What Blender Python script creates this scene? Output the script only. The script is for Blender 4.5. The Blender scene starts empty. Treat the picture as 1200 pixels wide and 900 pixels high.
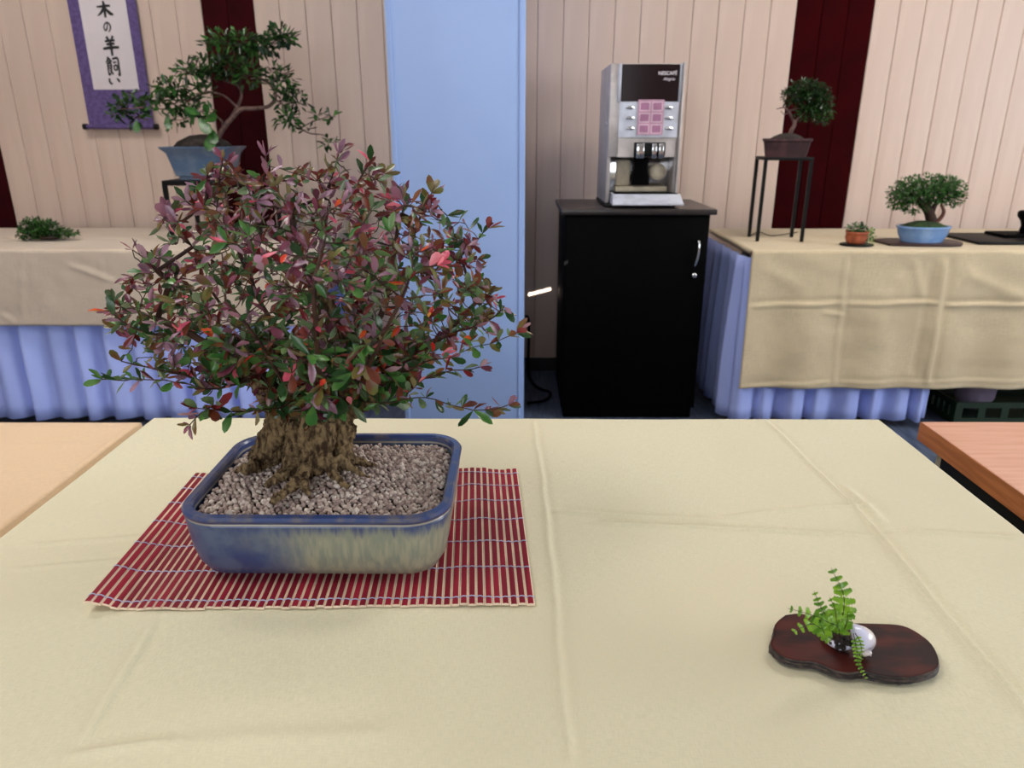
import bpy, bmesh, math, random
import numpy as np
from mathutils import Vector, Matrix, Quaternion, noise
rnd = random.Random(7)
S = bpy.context.scene
COL = S.collection
PI = math.pi

# ------------------------------------------------------------------ camera
FPX, EYE = 850.0, 1.16
PITCH = math.atan(293 / 850); YAW = math.atan(6 * math.cos(PITCH) / 850)
_R = Vector((math.cos(YAW), math.sin(YAW), 0)); _FH = Vector((-math.sin(YAW), math.cos(YAW), 0))
_F = _FH * math.cos(PITCH) - Vector((0, 0, math.sin(PITCH)))
_U = _FH * math.sin(PITCH) + Vector((0, 0, math.cos(PITCH)))
CAM = Vector((0, 0, EYE))
cd = bpy.data.cameras.new('camera'); cam = bpy.data.objects.new('camera', cd); COL.objects.link(cam)
cam.location = CAM; cam.rotation_euler = (PI / 2 - PITCH, 0, YAW)
cd.sensor_width = 36; cd.lens = 36 * FPX / 1200; cd.clip_start = 0.02
cd.dof.use_dof = True; cd.dof.focus_distance = 0.82; cd.dof.aperture_fstop = 9.0
S.camera = cam

def ray(px, py): return _F * FPX + _R * (px - 600) + _U * (450 - py)
def on_z(px, py, z):
    d = ray(px, py); return CAM + d * ((z - EYE) / d.z)
def on_y(px, py, y):
    d = ray(px, py); return CAM + d * (y / d.y)

# ------------------------------------------------------------------ light
S.view_settings.view_transform = 'Standard'; S.view_settings.look = 'None'
S.view_settings.gamma = 1.0; S.view_settings.use_curve_mapping = False
S.view_settings.exposure = 0.0
W = bpy.data.worlds.new('world'); S.world = W; W.use_nodes = True
W.node_tree.nodes['Background'].inputs[0].default_value = (0.5, 0.62, 0.9, 1)
W.node_tree.nodes['Background'].inputs[1].default_value = 0.5

def area(name, loc, aim, sx, sy, power, color):
    l = bpy.data.lights.new(name, 'AREA'); l.shape = 'RECTANGLE'; l.size = sx; l.size_y = sy
    l.energy = power; l.color = color
    o = bpy.data.objects.new(name, l); COL.objects.link(o); o.location = loc
    o.rotation_euler = (Vector(aim) - Vector(loc)).to_track_quat('-Z', 'Y').to_euler()
    return o
area('ceiling_fill_light', (-1.3, 0.2, 2.84), (-1.3, 0.201, 0), .9, .9, 25, (1.0, 0.95, 0.88))
area('ceiling_fill_light', (-1.7, 2.1, 2.84), (-1.7, 2.101, 0), 1.2, .6, 29, (1.0, 0.95, 0.88))  # unseen lamp added to brighten the left of the background
area('ceiling_fill_light', (1.6, 2.1, 2.84), (1.6, 2.101, 0), 1.2, .6, 34, (1.0, 0.95, 0.88))  # unseen lamp added to brighten the right of the background
area('window_daylight', (-0.9, -2.4, 1.75), (-0.3, 3.0, 0.9), 2.6, 1.3, 48, (0.88, 0.94, 1.0))
area('window_daylight', (4.3, 0.6, 1.6), (0, 1.6, 0.8), 2.4, 1.3, 92, (0.9, 0.95, 1.0))
# the sun, let in only by a slit added to the unseen wall behind the camera
SUN_AIM = on_y(634, 341, 3.565); SUN_DIR = Vector((-0.03, 1.0, -0.36)).normalized()
sl = bpy.data.lights.new('sun', 'SUN'); sl.energy = 26; sl.angle = 0.0016; sl.color = (1, 0.95, 0.86)
so = bpy.data.objects.new('sun', sl); COL.objects.link(so); so.rotation_euler = SUN_DIR.to_track_quat('-Z', 'Y').to_euler()

# ------------------------------------------------------------------ helpers
def lin(c):
    return tuple(((v / 255) / 12.92 if v / 255 <= 0.04045 else ((v / 255 + 0.055) / 1.055) ** 2.4) for v in c) + (1.0,)

class NT:
    def __init__(s, m): s.t = m.node_tree; s.b = s.t.nodes['Principled BSDF']
    def n(s, typ, **k):
        x = s.t.nodes.new(typ)
        for a, v in k.items():
            if a.startswith('i_'):
                x.inputs[a[2:].replace('_', ' ')].default_value = v
            else: setattr(x, a, v)
        return x
    def l(s, a, b): s.t.links.new(a, b)
    def mix(s, f, a, b):
        x = s.n('ShaderNodeMix', data_type='RGBA')
        if isinstance(f, float): x.inputs[0].default_value = f
        else: s.l(f, x.inputs[0])
        for v, k in ((a, 6), (b, 7)):
            if isinstance(v, tuple): x.inputs[k].default_value = v
            else: s.l(v, x.inputs[k])
        return x.outputs[2]
    def ramp(s, f, p0, p1):
        x = s.n('ShaderNodeMapRange', interpolation_type='SMOOTHSTEP')
        x.inputs[1].default_value = p0; x.inputs[2].default_value = p1; s.l(f, x.inputs[0]); return x.outputs[0]
    def noise(s, scale, coord='Object', stretch=None, detail=3.0, rough=0.5):
        if coord == 'World': c = s.n('ShaderNodeNewGeometry').outputs['Position']
        else: c = s.n('ShaderNodeTexCoord').outputs[coord]
        if stretch:
            mp = s.n('ShaderNodeMapping'); mp.inputs['Scale'].default_value = stretch; s.l(c, mp.inputs[0]); c = mp.outputs[0]
        x = s.n('ShaderNodeTexNoise'); x.inputs['Scale'].default_value = scale; x.inputs['Detail'].default_value = detail
        x.inputs['Roughness'].default_value = rough
        s.l(c, x.inputs['Vector']); return x.outputs['Fac']
    def bump(s, h, strength, dist, prev=None):
        x = s.n('ShaderNodeBump'); x.inputs['Strength'].default_value = strength; x.inputs['Distance'].default_value = dist
        s.l(h, x.inputs['Height'])
        if prev: s.l(prev, x.inputs['Normal'])
        s.l(x.outputs[0], s.b.inputs['Normal']); return x.outputs[0]

MATS = {}
def mat(name, c, rough=0.5, metal=0.0, c2=None, scale=20, stretch=None, bump=0.0, bscale=None, bdist=0.001, coord='Object', lo=0.4, hi=0.6, spec=0.5, coat=0.0, sheen=0.0, trans=0.0, emit=None):
    m = bpy.data.materials.new(name); m.use_nodes = True; t = NT(m)
    b = t.b; b.inputs['Base Color'].default_value = lin(c); b.inputs['Roughness'].default_value = rough
    b.inputs['Metallic'].default_value = metal; b.inputs['Specular IOR Level'].default_value = spec
    b.inputs['Coat Weight'].default_value = coat; b.inputs['Sheen Weight'].default_value = sheen
    c2 = c2 or tuple(v * 0.93 for v in c)
    f = t.noise(scale, coord, stretch)
    t.l(t.mix(t.ramp(f, lo, hi), lin(c), lin(c2)), b.inputs['Base Color'])
    if bump: t.bump(t.noise(bscale or scale * 3, coord, stretch), bump, bdist)
    MATS[name] = m; return m

def cloth_mat(name, c, c2, weave=1300, bstr=0.22, blotch=3.0):
    m = bpy.data.materials.new(name); m.use_nodes = True; t = NT(m)
    t.b.inputs['Roughness'].default_value = 0.92; t.b.inputs['Specular IOR Level'].default_value = 0.15
    t.b.inputs['Sheen Weight'].default_value = 0.15
    a = t.noise(weave, 'UV', (1, 0.09, 1), 1.0); b = t.noise(weave, 'UV', (0.09, 1, 1), 1.0)
    s = t.n('ShaderNodeMath', operation='ADD'); t.l(a, s.inputs[0]); t.l(b, s.inputs[1])
    f = t.ramp(s.outputs[0], 0.75, 1.25)
    big = t.ramp(t.noise(blotch, 'UV', None, 4.0), 0.35, 0.7)
    dk = tuple(v * 0.95 for v in c)
    base = t.mix(big, lin(c), lin(c2))
    t.l(t.mix(f, lin(dk), base), t.b.inputs['Base Color'])
    t.bump(s.outputs[0], bstr, 0.0006)
    return m

class MB:
    """collects shapes with material slots, then links them as one mesh object"""
    def __init__(s): s.v = []; s.f = []; s.m = []; s.uv = None
    def add(s, vs, fs, mi=0):
        o = len(s.v); s.v += [tuple(v) for v in vs]; s.f += [tuple(i + o for i in f) for f in fs]
        s.m += [mi] * len(fs) if isinstance(mi, int) else list(mi)
    def box(s, x0, x1, y0, y1, z0, z1, mi=0, M=None):
        vs = [Vector(p) for p in ((x0, y0, z0), (x1, y0, z0), (x1, y1, z0), (x0, y1, z0), (x0, y0, z1), (x1, y0, z1), (x1, y1, z1), (x0, y1, z1))]
        if M: vs = [M @ v for v in vs]
        s.add(vs, [(0, 3, 2, 1), (4, 5, 6, 7), (0, 1, 5, 4), (1, 2, 6, 5), (2, 3, 7, 6), (3, 0, 4, 7)], mi)
    def bbox(s, x0, x1, y0, y1, z0, z1, b=0.003, mi=0):
        """box with rounded vertical and top/bottom edges"""
        rings = []
        for z, o in ((z0, b), (z0 + b * .3, b * .3), (z0 + b, 0), (z1 - b, 0), (z1 - b * .3, b * .3), (z1, b)):
            rings.append(rrect((x0 + x1) / 2, (y0 + y1) / 2, x1 - x0 - 2 * o, y1 - y0 - 2 * o, b, z, 3))
        s.loft(rings, True, True, mi)
    def loft(s, rings, cap0=False, cap1=False, mi=0, closed=True):
        n = len(rings[0]); o = []; fs = []
        for r in rings: o += list(r)
        for i in range(len(rings) - 1):
            for j in range(n if closed else n - 1):
                k = (j + 1) % n; fs.append((i * n + j, i * n + k, (i + 1) * n + k, (i + 1) * n + j))
        if cap0: fs.append(tuple(reversed(range(n))))
        if cap1: fs.append(tuple(range((len(rings) - 1) * n, len(rings) * n)))
        s.add(o, fs, mi)
    def lathe(s, prof, c=(0, 0, 0), n=24, mi=0, sx=1, sy=1, cap=True):
        rings = [[Vector((c[0] + r * sx * math.cos(2 * PI * j / n), c[1] + r * sy * math.sin(2 * PI * j / n), c[2] + z)) for j in range(n)] for r, z in prof]
        s.loft(rings, cap, cap, mi)
    def tube(s, pts, rad, n=8, mi=0, caps=True, lob=None):
        pts = [Vector(p) for p in pts]
        if not hasattr(rad, '__len__'): rad = [rad] * len(pts)
        rings = []; t0 = (pts[1] - pts[0]).normalized()
        a = t0.orthogonal().normalized()
        for i, p in enumerate(pts):
            t = (pts[min(i + 1, len(pts) - 1)] - pts[max(i - 1, 0)])
            t = t.normalized() if t.length > 1e-9 else t0
            a = (a - t * a.dot(t)); a = a.normalized() if a.length > 1e-6 else t.orthogonal().normalized(); b = t.cross(a)
            rings.append([p + (a * math.cos(2 * PI * j / n) + b * math.sin(2 * PI * j / n)) * rad[i] * (lob(i, j) if lob else 1) for j in range(n)])
        s.loft(rings, caps, caps, mi)
    def build(s, name, mats, parent=None, smooth=False, loc=None):
        me = bpy.data.meshes.new(name); me.from_pydata(s.v, [], s.f)
        mats = mats if isinstance(mats, (list, tuple)) else [mats]
        for m in mats: me.materials.append(m)
        me.polygons.foreach_set('material_index', s.m)
        if smooth: me.polygons.foreach_set('use_smooth', [True] * len(s.f))
        me.update()
        o = bpy.data.objects.new(name, me); COL.objects.link(o)
        if parent: o.parent = parent
        if loc: o.location = loc
        if smooth == 'auto':
            me.set_sharp_from_angle(angle=math.radians(35))
        return o

def rrect(cx, cy, w, d, r, z, n=5):
    r = min(r, w / 2 - 1e-5, d / 2 - 1e-5); out = []
    for qx, qy, a0 in ((1, 1, 0), (-1, 1, 90), (-1, -1, 180), (1, -1, 270)):
        for k in range(n + 1):
            a = math.radians(a0 + 90 * k / n)
            out.append(Vector((cx + qx * (w / 2 - r) + r * math.cos(a), cy + qy * (d / 2 - r) + r * math.sin(a), z)))
    return out

def setp(o, label=None, cat=None, group=None, kind=None):
    if label: o['label'] = label
    if cat: o['category'] = cat
    if group: o['group'] = group
    if kind: o['kind'] = kind
    return o
def thing(name, label, cat, loc=(0, 0, 0), group=None):
    o = bpy.data.objects.new(name, None); COL.objects.link(o); o.location = loc; o.empty_display_size = .05
    return setp(o, label, cat, group)
def spline(pts, k=4):
    """catmull-rom through the points (any dimension)"""
    P = [np.array(p, float) for p in pts]; P = [2 * P[0] - P[1]] + P + [2 * P[-1] - P[-2]]; out = []
    for i in range(1, len(P) - 2):
        for j in range(k):
            t = j / k
            out.append(0.5 * (2 * P[i] + (P[i + 1] - P[i - 1]) * t + (2 * P[i - 1] - 5 * P[i] + 4 * P[i + 1] - P[i + 2]) * t * t + (3 * P[i] - P[i - 1] - 3 * P[i + 1] + P[i + 2]) * t ** 3))
    out.append(P[-2]); return out

# ------------------------------------------------------------------ materials
M_panel = mat('beige_wall_panel', (209, 186, 172), .42, c2=(203, 179, 165), scale=3, stretch=(6, 6, .5), bump=.06, bscale=400)
M_red = mat('dark_red_panel', (50, 1, 4), .8, c2=(42, 1, 4), scale=4, spec=.05)
M_brown = mat('reddish_brown_panel', (54, 10, 15), .8, c2=(44, 8, 12), scale=4, spec=.05)
M_gap = mat('panel_joint', (170, 150, 140), .8)
M_pillar = mat('pale_blue_pillar', (164, 190, 240), .7, c2=(160, 186, 236), scale=2, bump=.15, bscale=300)
M_wall = mat('plain_wall_paint', (205, 195, 182), .8)
M_ceil = mat('ceiling_paint', (225, 220, 212), .8)
M_floor = mat('dark_blue_grey_floor', (54, 64, 84), .45, c2=(84, 96, 118), scale=6, stretch=(12, 1, 1), lo=.35, hi=.7, bump=.1)
M_base = mat('dark_skirting', (30, 28, 32), .5)
M_clothF = cloth_mat('pale_yellow_cloth', (218, 211, 182), (212, 202, 172))
M_clothL = cloth_mat('pinkish_beige_cloth', (222, 192, 158), (214, 182, 150))
M_clothBR = cloth_mat('sand_cloth', (208, 190, 158), (202, 182, 150), weave=300, blotch=5)
M_clothBL = cloth_mat('grey_beige_cloth', (206, 188, 170), (196, 178, 160), weave=300, blotch=5)
M_skirt = mat('periwinkle_skirt_cloth', (176, 190, 250), .85, c2=(170, 184, 246), scale=4, spec=.15)
M_black = mat('black_laminate', (3, 3, 4), .55, c2=(4, 4, 4), spec=.04)
M_blacktop = mat('black_brown_top', (38, 32, 32), .33, c2=(48, 40, 38))
M_bmetal = mat('black_metal', (7, 7, 8), .5, spec=.25)
M_chrome = mat('chrome', (225, 225, 228), .15, 1.0)
M_silver = mat('silver_grey_body', (206, 197, 194), .38, .3)
M_silver2 = mat('bright_silver_plastic', (200, 203, 216), .32, .1)
M_gloss = mat('black_glass', (26, 4, 8), .35, spec=.3)
M_white = mat('white_lettering', (225, 215, 222), .6)
M_beech = mat('beech_top', (224, 172, 148), .4, c2=(214, 158, 132), scale=5, stretch=(2, 22, 1), lo=.3, hi=.7, spec=.4)
M_beechedge = mat('beech_edge', (172, 104, 58), .5, c2=(152, 88, 46), scale=8, stretch=(1, 1, 12))
M_steel = mat('painted_leg', (160, 155, 140), .5)
M_bark = mat('furrowed_bark', (142, 120, 88), .9, c2=(62, 46, 33), scale=170, stretch=(1, 1, .45), bump=1.0, bscale=330, bdist=.005, lo=.34, hi=.66, spec=.2)
M_twig = mat('dark_twig', (48, 30, 26), .7, c2=(70, 46, 34), scale=80, spec=.3)
M_soil = mat('dark_soil', (34, 27, 24), .95, c2=(58, 48, 42), scale=120, bump=.6, bscale=200, bdist=.003)
M_st = [mat('pumice_pebble', c, .9, c2=tuple(v * .88 for v in c), scale=300, coord='World', bump=.5, bscale=900, spec=.2)
        for c in ((204, 186, 176), (184, 164, 156), (220, 206, 196), (166, 146, 140))]

def leaf_mat(name, c, c2, under, rough=.27):
    c, c2, under = [tuple(min(250, v * 1.1 + 3) for v in q) for q in (c, c2, under)] if 'leaf' in name else (c, c2, under)
    m = bpy.data.materials.new(name); m.use_nodes = True; t = NT(m)
    t.b.inputs['Roughness'].default_value = rough; t.b.inputs['Specular IOR Level'].default_value = .5
    top = t.mix(t.ramp(t.noise(55, 'World', None, 2.0), .38, .62), lin(c), lin(c2))
    g = t.n('ShaderNodeNewGeometry')
    t.l(t.mix(g.outputs['Backfacing'], top, lin(under)), t.b.inputs['Base Color'])
    # thin leaf: part of the light passes through
    tr = t.n('ShaderNodeBsdfTranslucent'); t.l(top, tr.inputs[0])
    mx = t.n('ShaderNodeMixShader'); mx.inputs[0].default_value = .22
    t.l(t.b.outputs[0], mx.inputs[1]); t.l(tr.outputs[0], mx.inputs[2])
    t.l(mx.outputs[0], t.t.nodes['Material Output'].inputs[0]); return m
LM = [leaf_mat('plum_leaf', (122, 60, 80), (84, 40, 56), (160, 116, 134)),
      leaf_mat('maroon_leaf', (108, 28, 34), (78, 34, 28), (138, 70, 70)),
      leaf_mat('mauve_leaf', (158, 122, 142), (122, 88, 106), (160, 128, 142)),
      leaf_mat('olive_leaf', (98, 98, 48), (104, 66, 44), (120, 110, 78)),
      leaf_mat('green_leaf', (54, 100, 46), (78, 118, 56), (110, 138, 92)),
      leaf_mat('dark_green_leaf', (36, 66, 34), (48, 78, 44), (92, 112, 76)),
      leaf_mat('grey_green_leaf', (98, 116, 86), (74, 92, 66), (124, 136, 108)),
      leaf_mat('pink_leaf', (214, 96, 120), (186, 72, 96), (220, 130, 140)),
      leaf_mat('orange_red_leaf', (218, 92, 44), (186, 44, 40), (236, 160, 80)),
      leaf_mat('rust_brown_leaf', (104, 48, 30), (74, 36, 28), (130, 84, 56))]
G_dark = leaf_mat('deep_green_foliage', (30, 58, 22), (20, 42, 18), (60, 92, 46))
G_mid = leaf_mat('fresh_green_foliage', (62, 112, 44), (40, 84, 34), (90, 132, 66))
G_fern = leaf_mat('fern_green', (134, 178, 48), (92, 140, 36), (140, 176, 80))

# ------------------------------------------------------------------ room
XL, XR, YF, YB, HT = -4.6, 4.6, -2.6, 3.6, 2.9
def struct(o, label=None):
    o['kind'] = 'structure'
    if label: o['label'] = label
    return o
b = MB(); b.box(XL, XR, YF, YB + .2, -.1, 0); struct(b.build('floor', M_floor), 'dark blue-grey streaked floor')
b = MB(); b.box(XL, XR, YF, YB + .2, HT, HT + .1); struct(b.build('ceiling', M_ceil), 'plain pale ceiling')
b = MB(); b.box(XL - .1, XL, YF, YB + .2, 0, HT); struct(b.build('wall_left', M_wall), 'plain wall on the left')
b = MB(); b.box(XR, XR + .1, YF, YB + .2, 0, HT); struct(b.build('wall_right', M_wall), 'plain wall on the right')
# the wall behind the camera, with an added slit shaped to cast the sun streak
c = SUN_AIM + SUN_DIR * ((YF - SUN_AIM.y) / SUN_DIR.y)
b = MB(); hw, hh, sl_ = .062, .006, .016
hole = [(c.x - hw, c.z - sl_ - hh), (c.x + hw, c.z + sl_ - hh), (c.x + hw, c.z + sl_ + hh), (c.x - hw, c.z - sl_ + hh)]
outer = [(XL, 0), (XR, 0), (XR, HT), (XL, HT)]
b.add([(x, YF, z) for x, z in outer] + [(x, YF, z) for x, z in hole], [(0, 1, 5, 4), (1, 2, 6, 5), (2, 3, 7, 6), (3, 0, 4, 7)])
struct(b.build('wall_front', M_wall), 'plain wall behind the camera')
# back wall: backing with separate upright panels
b = MB(); b.box(XL, XR, YB, YB + .1, 0, HT); wb = struct(b.build('wall_back', M_gap), 'wall clad in upright beige panels with dark red groups')
pw = .1135
edges = []
def run(x0, x1, n, m): 
    for i in range(n): edges.append((x0 + (x1 - x0) * i / n, x0 + (x1 - x0) * (i + 1) / n, m))
run(-3.56, -2.88, 6, 0); run(-2.88, -2.44, 4, 2); run(-2.44, -1.405, 9, 0); run(-1.405, -1.172, 2, 2); run(-1.172, 1.236, 21, 0)
run(1.236, 1.578, 3, 1); run(1.578, 3.50, 17, 0)
pcache = {}
for i, (x0, x1, m) in enumerate(edges):
    w = x1 - x0; k = (round(w, 4), m)
    if k not in pcache:
        b = MB(); g = .0009; r = .006
        prof = [(-w / 2 + g, 0), (-w / 2 + g, -.0135), (-w / 2 + g + .003, -.0158), (-w / 4, -.0166), (0, -.0169), (w / 4, -.0166), (w / 2 - g - .003, -.0158), (w / 2 - g, -.0135), (w / 2 - g, 0)]
        rings = [[Vector((x, y, z)) for x, y in prof] for z in (.06, HT - .02)]
        b.loft(rings, True, True)
        o = b.build('panel', [M_panel, M_red, M_brown][m], wb, 'auto'); pcache[k] = o
    else:
        o = pcache[k].copy(); COL.objects.link(o)
    o.location = ((x0 + x1) / 2, YB - .001, 0); o.rotation_euler = (0, 0, math.radians(rnd.uniform(-.7, .7)))
    if m: o['label'] = ['', 'dark red panel', 'dark reddish-brown panel'][m]
for i, (a, c_) in enumerate(((XL, -.47), (.03, XR))):
    b = MB(); b.box(a, c_, YB - .03, YB - .012, 0, .07); struct(b.build('baseboard_back', M_base), 'dark skirting under the beige panels')
b = MB(); b.bbox(-.47, .03, 2.85, YB - .035, 0, HT, .004)
pil = struct(b.build('wall_pillar', M_pillar, None, 'auto'), 'wide pale blue pillar in front of the panelled wall')
for x in (-.452, .012):
    b = MB(); b.box(x - .003, x + .003, 2.846, 2.851, 0, HT); o = b.build('corner_bead', M_pillar, pil)

# ------------------------------------------------------------------ cloths
def ridge_fn(segs):
    """segs: (p0, p1, amp, width) in cloth (u, s) metres"""
    A = [(np.array(a[:2], float), np.array(b_[:2], float), am, wd) for a, b_, am, wd in segs]
    def h(u, s):
        z = np.zeros_like(u)
        for a, b_, am, wd in A:
            d = b_ - a; L = np.hypot(*d); t = ((u - a[0]) * d[0] + (s - a[1]) * d[1]) / L; q = ((u - a[0]) * d[1] - (s - a[1]) * d[0]) / L
            q = q + .0009 * np.sin(t * 31 + a[0] * 9) + .0004 * np.sin(t * 83)
            end = np.clip(t / .03, 0, 1) * np.clip((L - t) / .03, 0, 1)
            am = am * 1.25; wd = wd * .8; z += am * np.exp(-(q / wd) ** 2) * end - am * .45 * np.exp(-((q - 2.0 * wd) / (1.8 * wd)) ** 2) * end
        return z
    return h
def cloth(name, m, x0, x1, yb, yf, z, dropf, dropl, dropr, ridges, du=.006, ds=.006, wob=.0, bumps=.0006, label='', group=None, dropb=.0, flare=.02, seed=0, hem=.0):
    """a cloth lying on a table top: flat part, rounded edges, hanging sides"""
    R_ = .006
    us = np.concatenate([np.linspace(-dropl, 0, max(2, int(dropl / .03))) [:-1] if dropl else [], np.linspace(0, x1 - x0, int((x1 - x0) / du)), x1 - x0 + np.linspace(0, dropr, max(2, int(dropr / .03)))[1:] if dropr else []])
    ss = np.concatenate([np.linspace(-dropb, 0, 6)[:-1] if dropb else [], np.linspace(0, yb - yf, int((yb - yf) / ds)), yb - yf + np.linspace(0, dropf, max(2, int(dropf / .008)))[1:] if dropf else []])
    Ug, Sg = np.meshgrid(us, ss, indexing='ij'); Wd, Dp = x1 - x0, yb - yf
    hr = ridge_fn(ridges)(Ug, Sg)
    nz = np.array([[noise.noise(Vector((u * 6 + seed, s * 6, 3.1))) + .5 * noise.noise(Vector((u * 17, s * 17 + seed, 1.1))) for s in ss[::4]] for u in us[::4]])
    ui = np.clip(np.arange(len(us)) / 4, 0, nz.shape[0] - 1.001); si = np.clip(np.arange(len(ss)) / 4, 0, nz.shape[1] - 1.001)
    i0 = ui.astype(int); j0 = si.astype(int); fu = (ui - i0)[:, None]; fs = (si - j0)[None]
    N = (nz[i0][:, j0] * (1 - fu) * (1 - fs) + nz[np.minimum(i0 + 1, nz.shape[0] - 1)][:, j0] * fu * (1 - fs) + nz[i0][:, np.minimum(j0 + 1, nz.shape[1] - 1)] * (1 - fu) * fs + nz[np.minimum(i0 + 1, nz.shape[0] - 1)][:, np.minimum(j0 + 1, nz.shape[1] - 1)] * fu * fs)
    H_ = hr + N * bumps * (.35 if bumps > .0015 else 1)
    def fold(t, L):     # position along flat axis, and drop
        over = np.maximum(t - L, 0); under = np.maximum(-t, 0)
        return np.clip(t, 0, L), over, under
    xu, xo, xn = fold(Ug, Wd); sv, so_, sn = fold(Sg, Dp)
    drop = np.maximum.reduce([xo, xn, so_, sn])
    hang = np.clip(drop / R_, 0, 1)
    X = x0 + xu + np.where(xo > 0, R_ * np.sin(np.clip(xo / R_, 0, 1) * PI / 2), 0) - np.where(xn > 0, R_ * np.sin(np.clip(xn / R_, 0, 1) * PI / 2), 0) + flare * (xo - xn)
    Y = yb - sv - np.where(so_ > 0, R_ * np.sin(np.clip(so_ / R_, 0, 1) * PI / 2), 0) - flare * so_ + np.where(sn > 0, R_, 0)
    Z = z - np.where(drop > 0, np.maximum(drop, 0), 0) + H_ * (1 - hang)
    front = (so_ > 0) & (so_ >= np.maximum(xo, xn))
    Hh = hr * 1.0 + N * bumps * 2.5
    Y = Y - np.where(front, Hh + wob * np.sin(Ug * 23 + seed) * np.clip(so_ / .3, 0, 1), 0)
    nu, ns = len(us), len(ss)
    V = np.stack([X, Y, Z], -1).reshape(-1, 3)
    idx = np.arange(nu * ns).reshape(nu, ns)
    Fq = np.stack([idx[:-1, :-1], idx[:-1, 1:], idx[1:, 1:], idx[1:, :-1]], -1).reshape(-1, 4)
    # drop the square corner where two hanging sides meet
    keep = ~((np.maximum(xo, xn) > 0) & (np.maximum(so_, sn) > 0))
    kf = (keep[:-1, :-1] & keep[1:, 1:] & keep[:-1, 1:] & keep[1:, :-1]).reshape(-1)
    Fq = Fq[kf]
    me = bpy.data.meshes.new(name); me.from_pydata(V.tolist(), [], Fq.tolist()); me.materials.append(m)
    uvl = me.uv_layers.new(name='UVMap'); uvs = np.stack([Ug, Sg], -1).reshape(-1, 2)
    li = np.empty(len(me.loops), int); me.loops.foreach_get('vertex_index', li)
    uvl.data.foreach_set('uv', uvs[li].reshape(-1))
    me.polygons.foreach_set('use_smooth', [True] * len(me.polygons)); me.update()
    bm = bmesh.new(); bm.from_mesh(me); bmesh.ops.delete(bm, geom=[v for v in bm.verts if not v.link_faces], context='VERTS'); bm.to_mesh(me); bm.free()
    o = bpy.data.objects.new(name, me); COL.objects.link(o)
    sd = o.modifiers.new('thickness', 'SOLIDIFY'); sd.thickness = .0012; sd.offset = -1
    return setp(o, label, 'tablecloth', 'cloths on the exhibition tables')
TZ = .74
def px_us(px, py, x0, yb, z=TZ):
    p = on_z(px, py, z); return (p.x - x0, yb - p.y)

def table(label, x0, x1, yf, yb, ztop, topm, th=.028, leg=.02, legm=None, inset=.05):
    t = thing('table', label, 'table', ((x0 + x1) / 2, (yf + yb) / 2, 0), 'exhibition tables')
    ox, oy_ = t.location.x, t.location.y
    b = MB(); b.bbox(x0 - ox, x1 - ox, yf - oy_, yb - oy_, ztop - th, ztop, .003); b.build('tabletop', topm, t, 'auto')
    lm = legm or M_steel
    for ix in (x0 + inset, x1 - inset):
        for iy in (yf + inset, yb - inset):
            b = MB(); b.lathe([(leg, 0), (leg, ztop - th)], (ix - ox, iy - oy_, 0), 16); b.build('leg', lm, t, 'auto')
    b = MB()
    b.box(x0 + inset - ox, x1 - inset - ox, yf + inset - oy_ - .01, yf + inset - oy_ + .01, ztop - th - .05, ztop - th)
    b.box(x0 + inset - ox, x1 - inset - ox, yb - inset - oy_ - .01, yb - inset - oy_ + .01, ztop - th - .05, ztop - th)
    b.box(x0 + inset - ox - .01, x0 + inset - ox + .01, yf + inset - oy_, yb - inset - oy_, ztop - th - .05, ztop - th)
    b.box(x1 - inset - ox - .01, x1 - inset - ox + .01, yf + inset - oy_, yb - inset - oy_, ztop - th - .05, ztop - th)
    b.build('frame', M_bmetal, t)
    return t

CT = TZ - .0075     # table tops lie just under the cloths
# front table
x0F, x1F, ybF, yfF = -.567, .563, 1.052, .12
table('table under the pale yellow cloth in the foreground', x0F + .006, x1F - .006, yfF, ybF - .006, CT, M_beech)
def R_(a, b_, am, wd): return (px_us(*a, x0F, ybF), px_us(*b_, x0F, ybF), am, wd)
rF = [R_((625, 491), (643, 615), .0014, .003), R_((640, 590), (668, 905), .0015, .0034),
      R_((896, 491), (1024, 616), .0018, .003), R_((1010, 602), (1220, 855), .0032, .0036),
      R_((640, 598), (860, 612), .0028, .005), R_((840, 606), (1030, 590), .0026, .005), R_((680, 612), (1030, 629), .0034, .0035), R_((1030, 622), (1215, 632), .0026, .0035), R_((985, 565), (1040, 615), .0022, .006),
      R_((190, 720), (86, 884), .0024, .004), R_((60, 886), (230, 868), .003, .006), R_((200, 872), (480, 858), .002, .012),
      R_((20, 640), (190, 628), .0012, .006), R_((0, 668), (170, 655), .001, .005), R_((230, 540), (90, 600), .0008, .006)]
cloth('tablecloth', M_clothF, x0F, x1F, ybF, yfF, TZ, .25, .22, .22, rF, du=.0021, ds=.0024, bumps=.0012, label='pale yellow creased cloth on the foreground table', dropb=.15)
# left neighbour table
x0L, x1L = -1.35, -.583
table('table under the pinkish beige cloth at the left edge', x0L + .006, x1L - .006, .2, 1.036, CT - .004, M_beech)
rL = [(px_us(0, 497, x0L, 1.042), px_us(150, 499, x0L, 1.042), .0016, .006), (px_us(0, 520, x0L, 1.042), px_us(110, 516, x0L, 1.042), .0014, .008), (px_us(0, 560, x0L, 1.042), px_us(60, 545, x0L, 1.042), .001, .01),
      ((x1L - x0L - .006, 0), (x1L - x0L - .008, .8), .0022, .003)]
cloth('tablecloth', M_clothL, x0L, x1L, 1.042, .2, TZ - .004, .2, .2, .12, rL, du=.006, ds=.006, bumps=.001, label='pinkish beige cloth on the table at the left edge', seed=4, dropb=.12, flare=.0)
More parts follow.
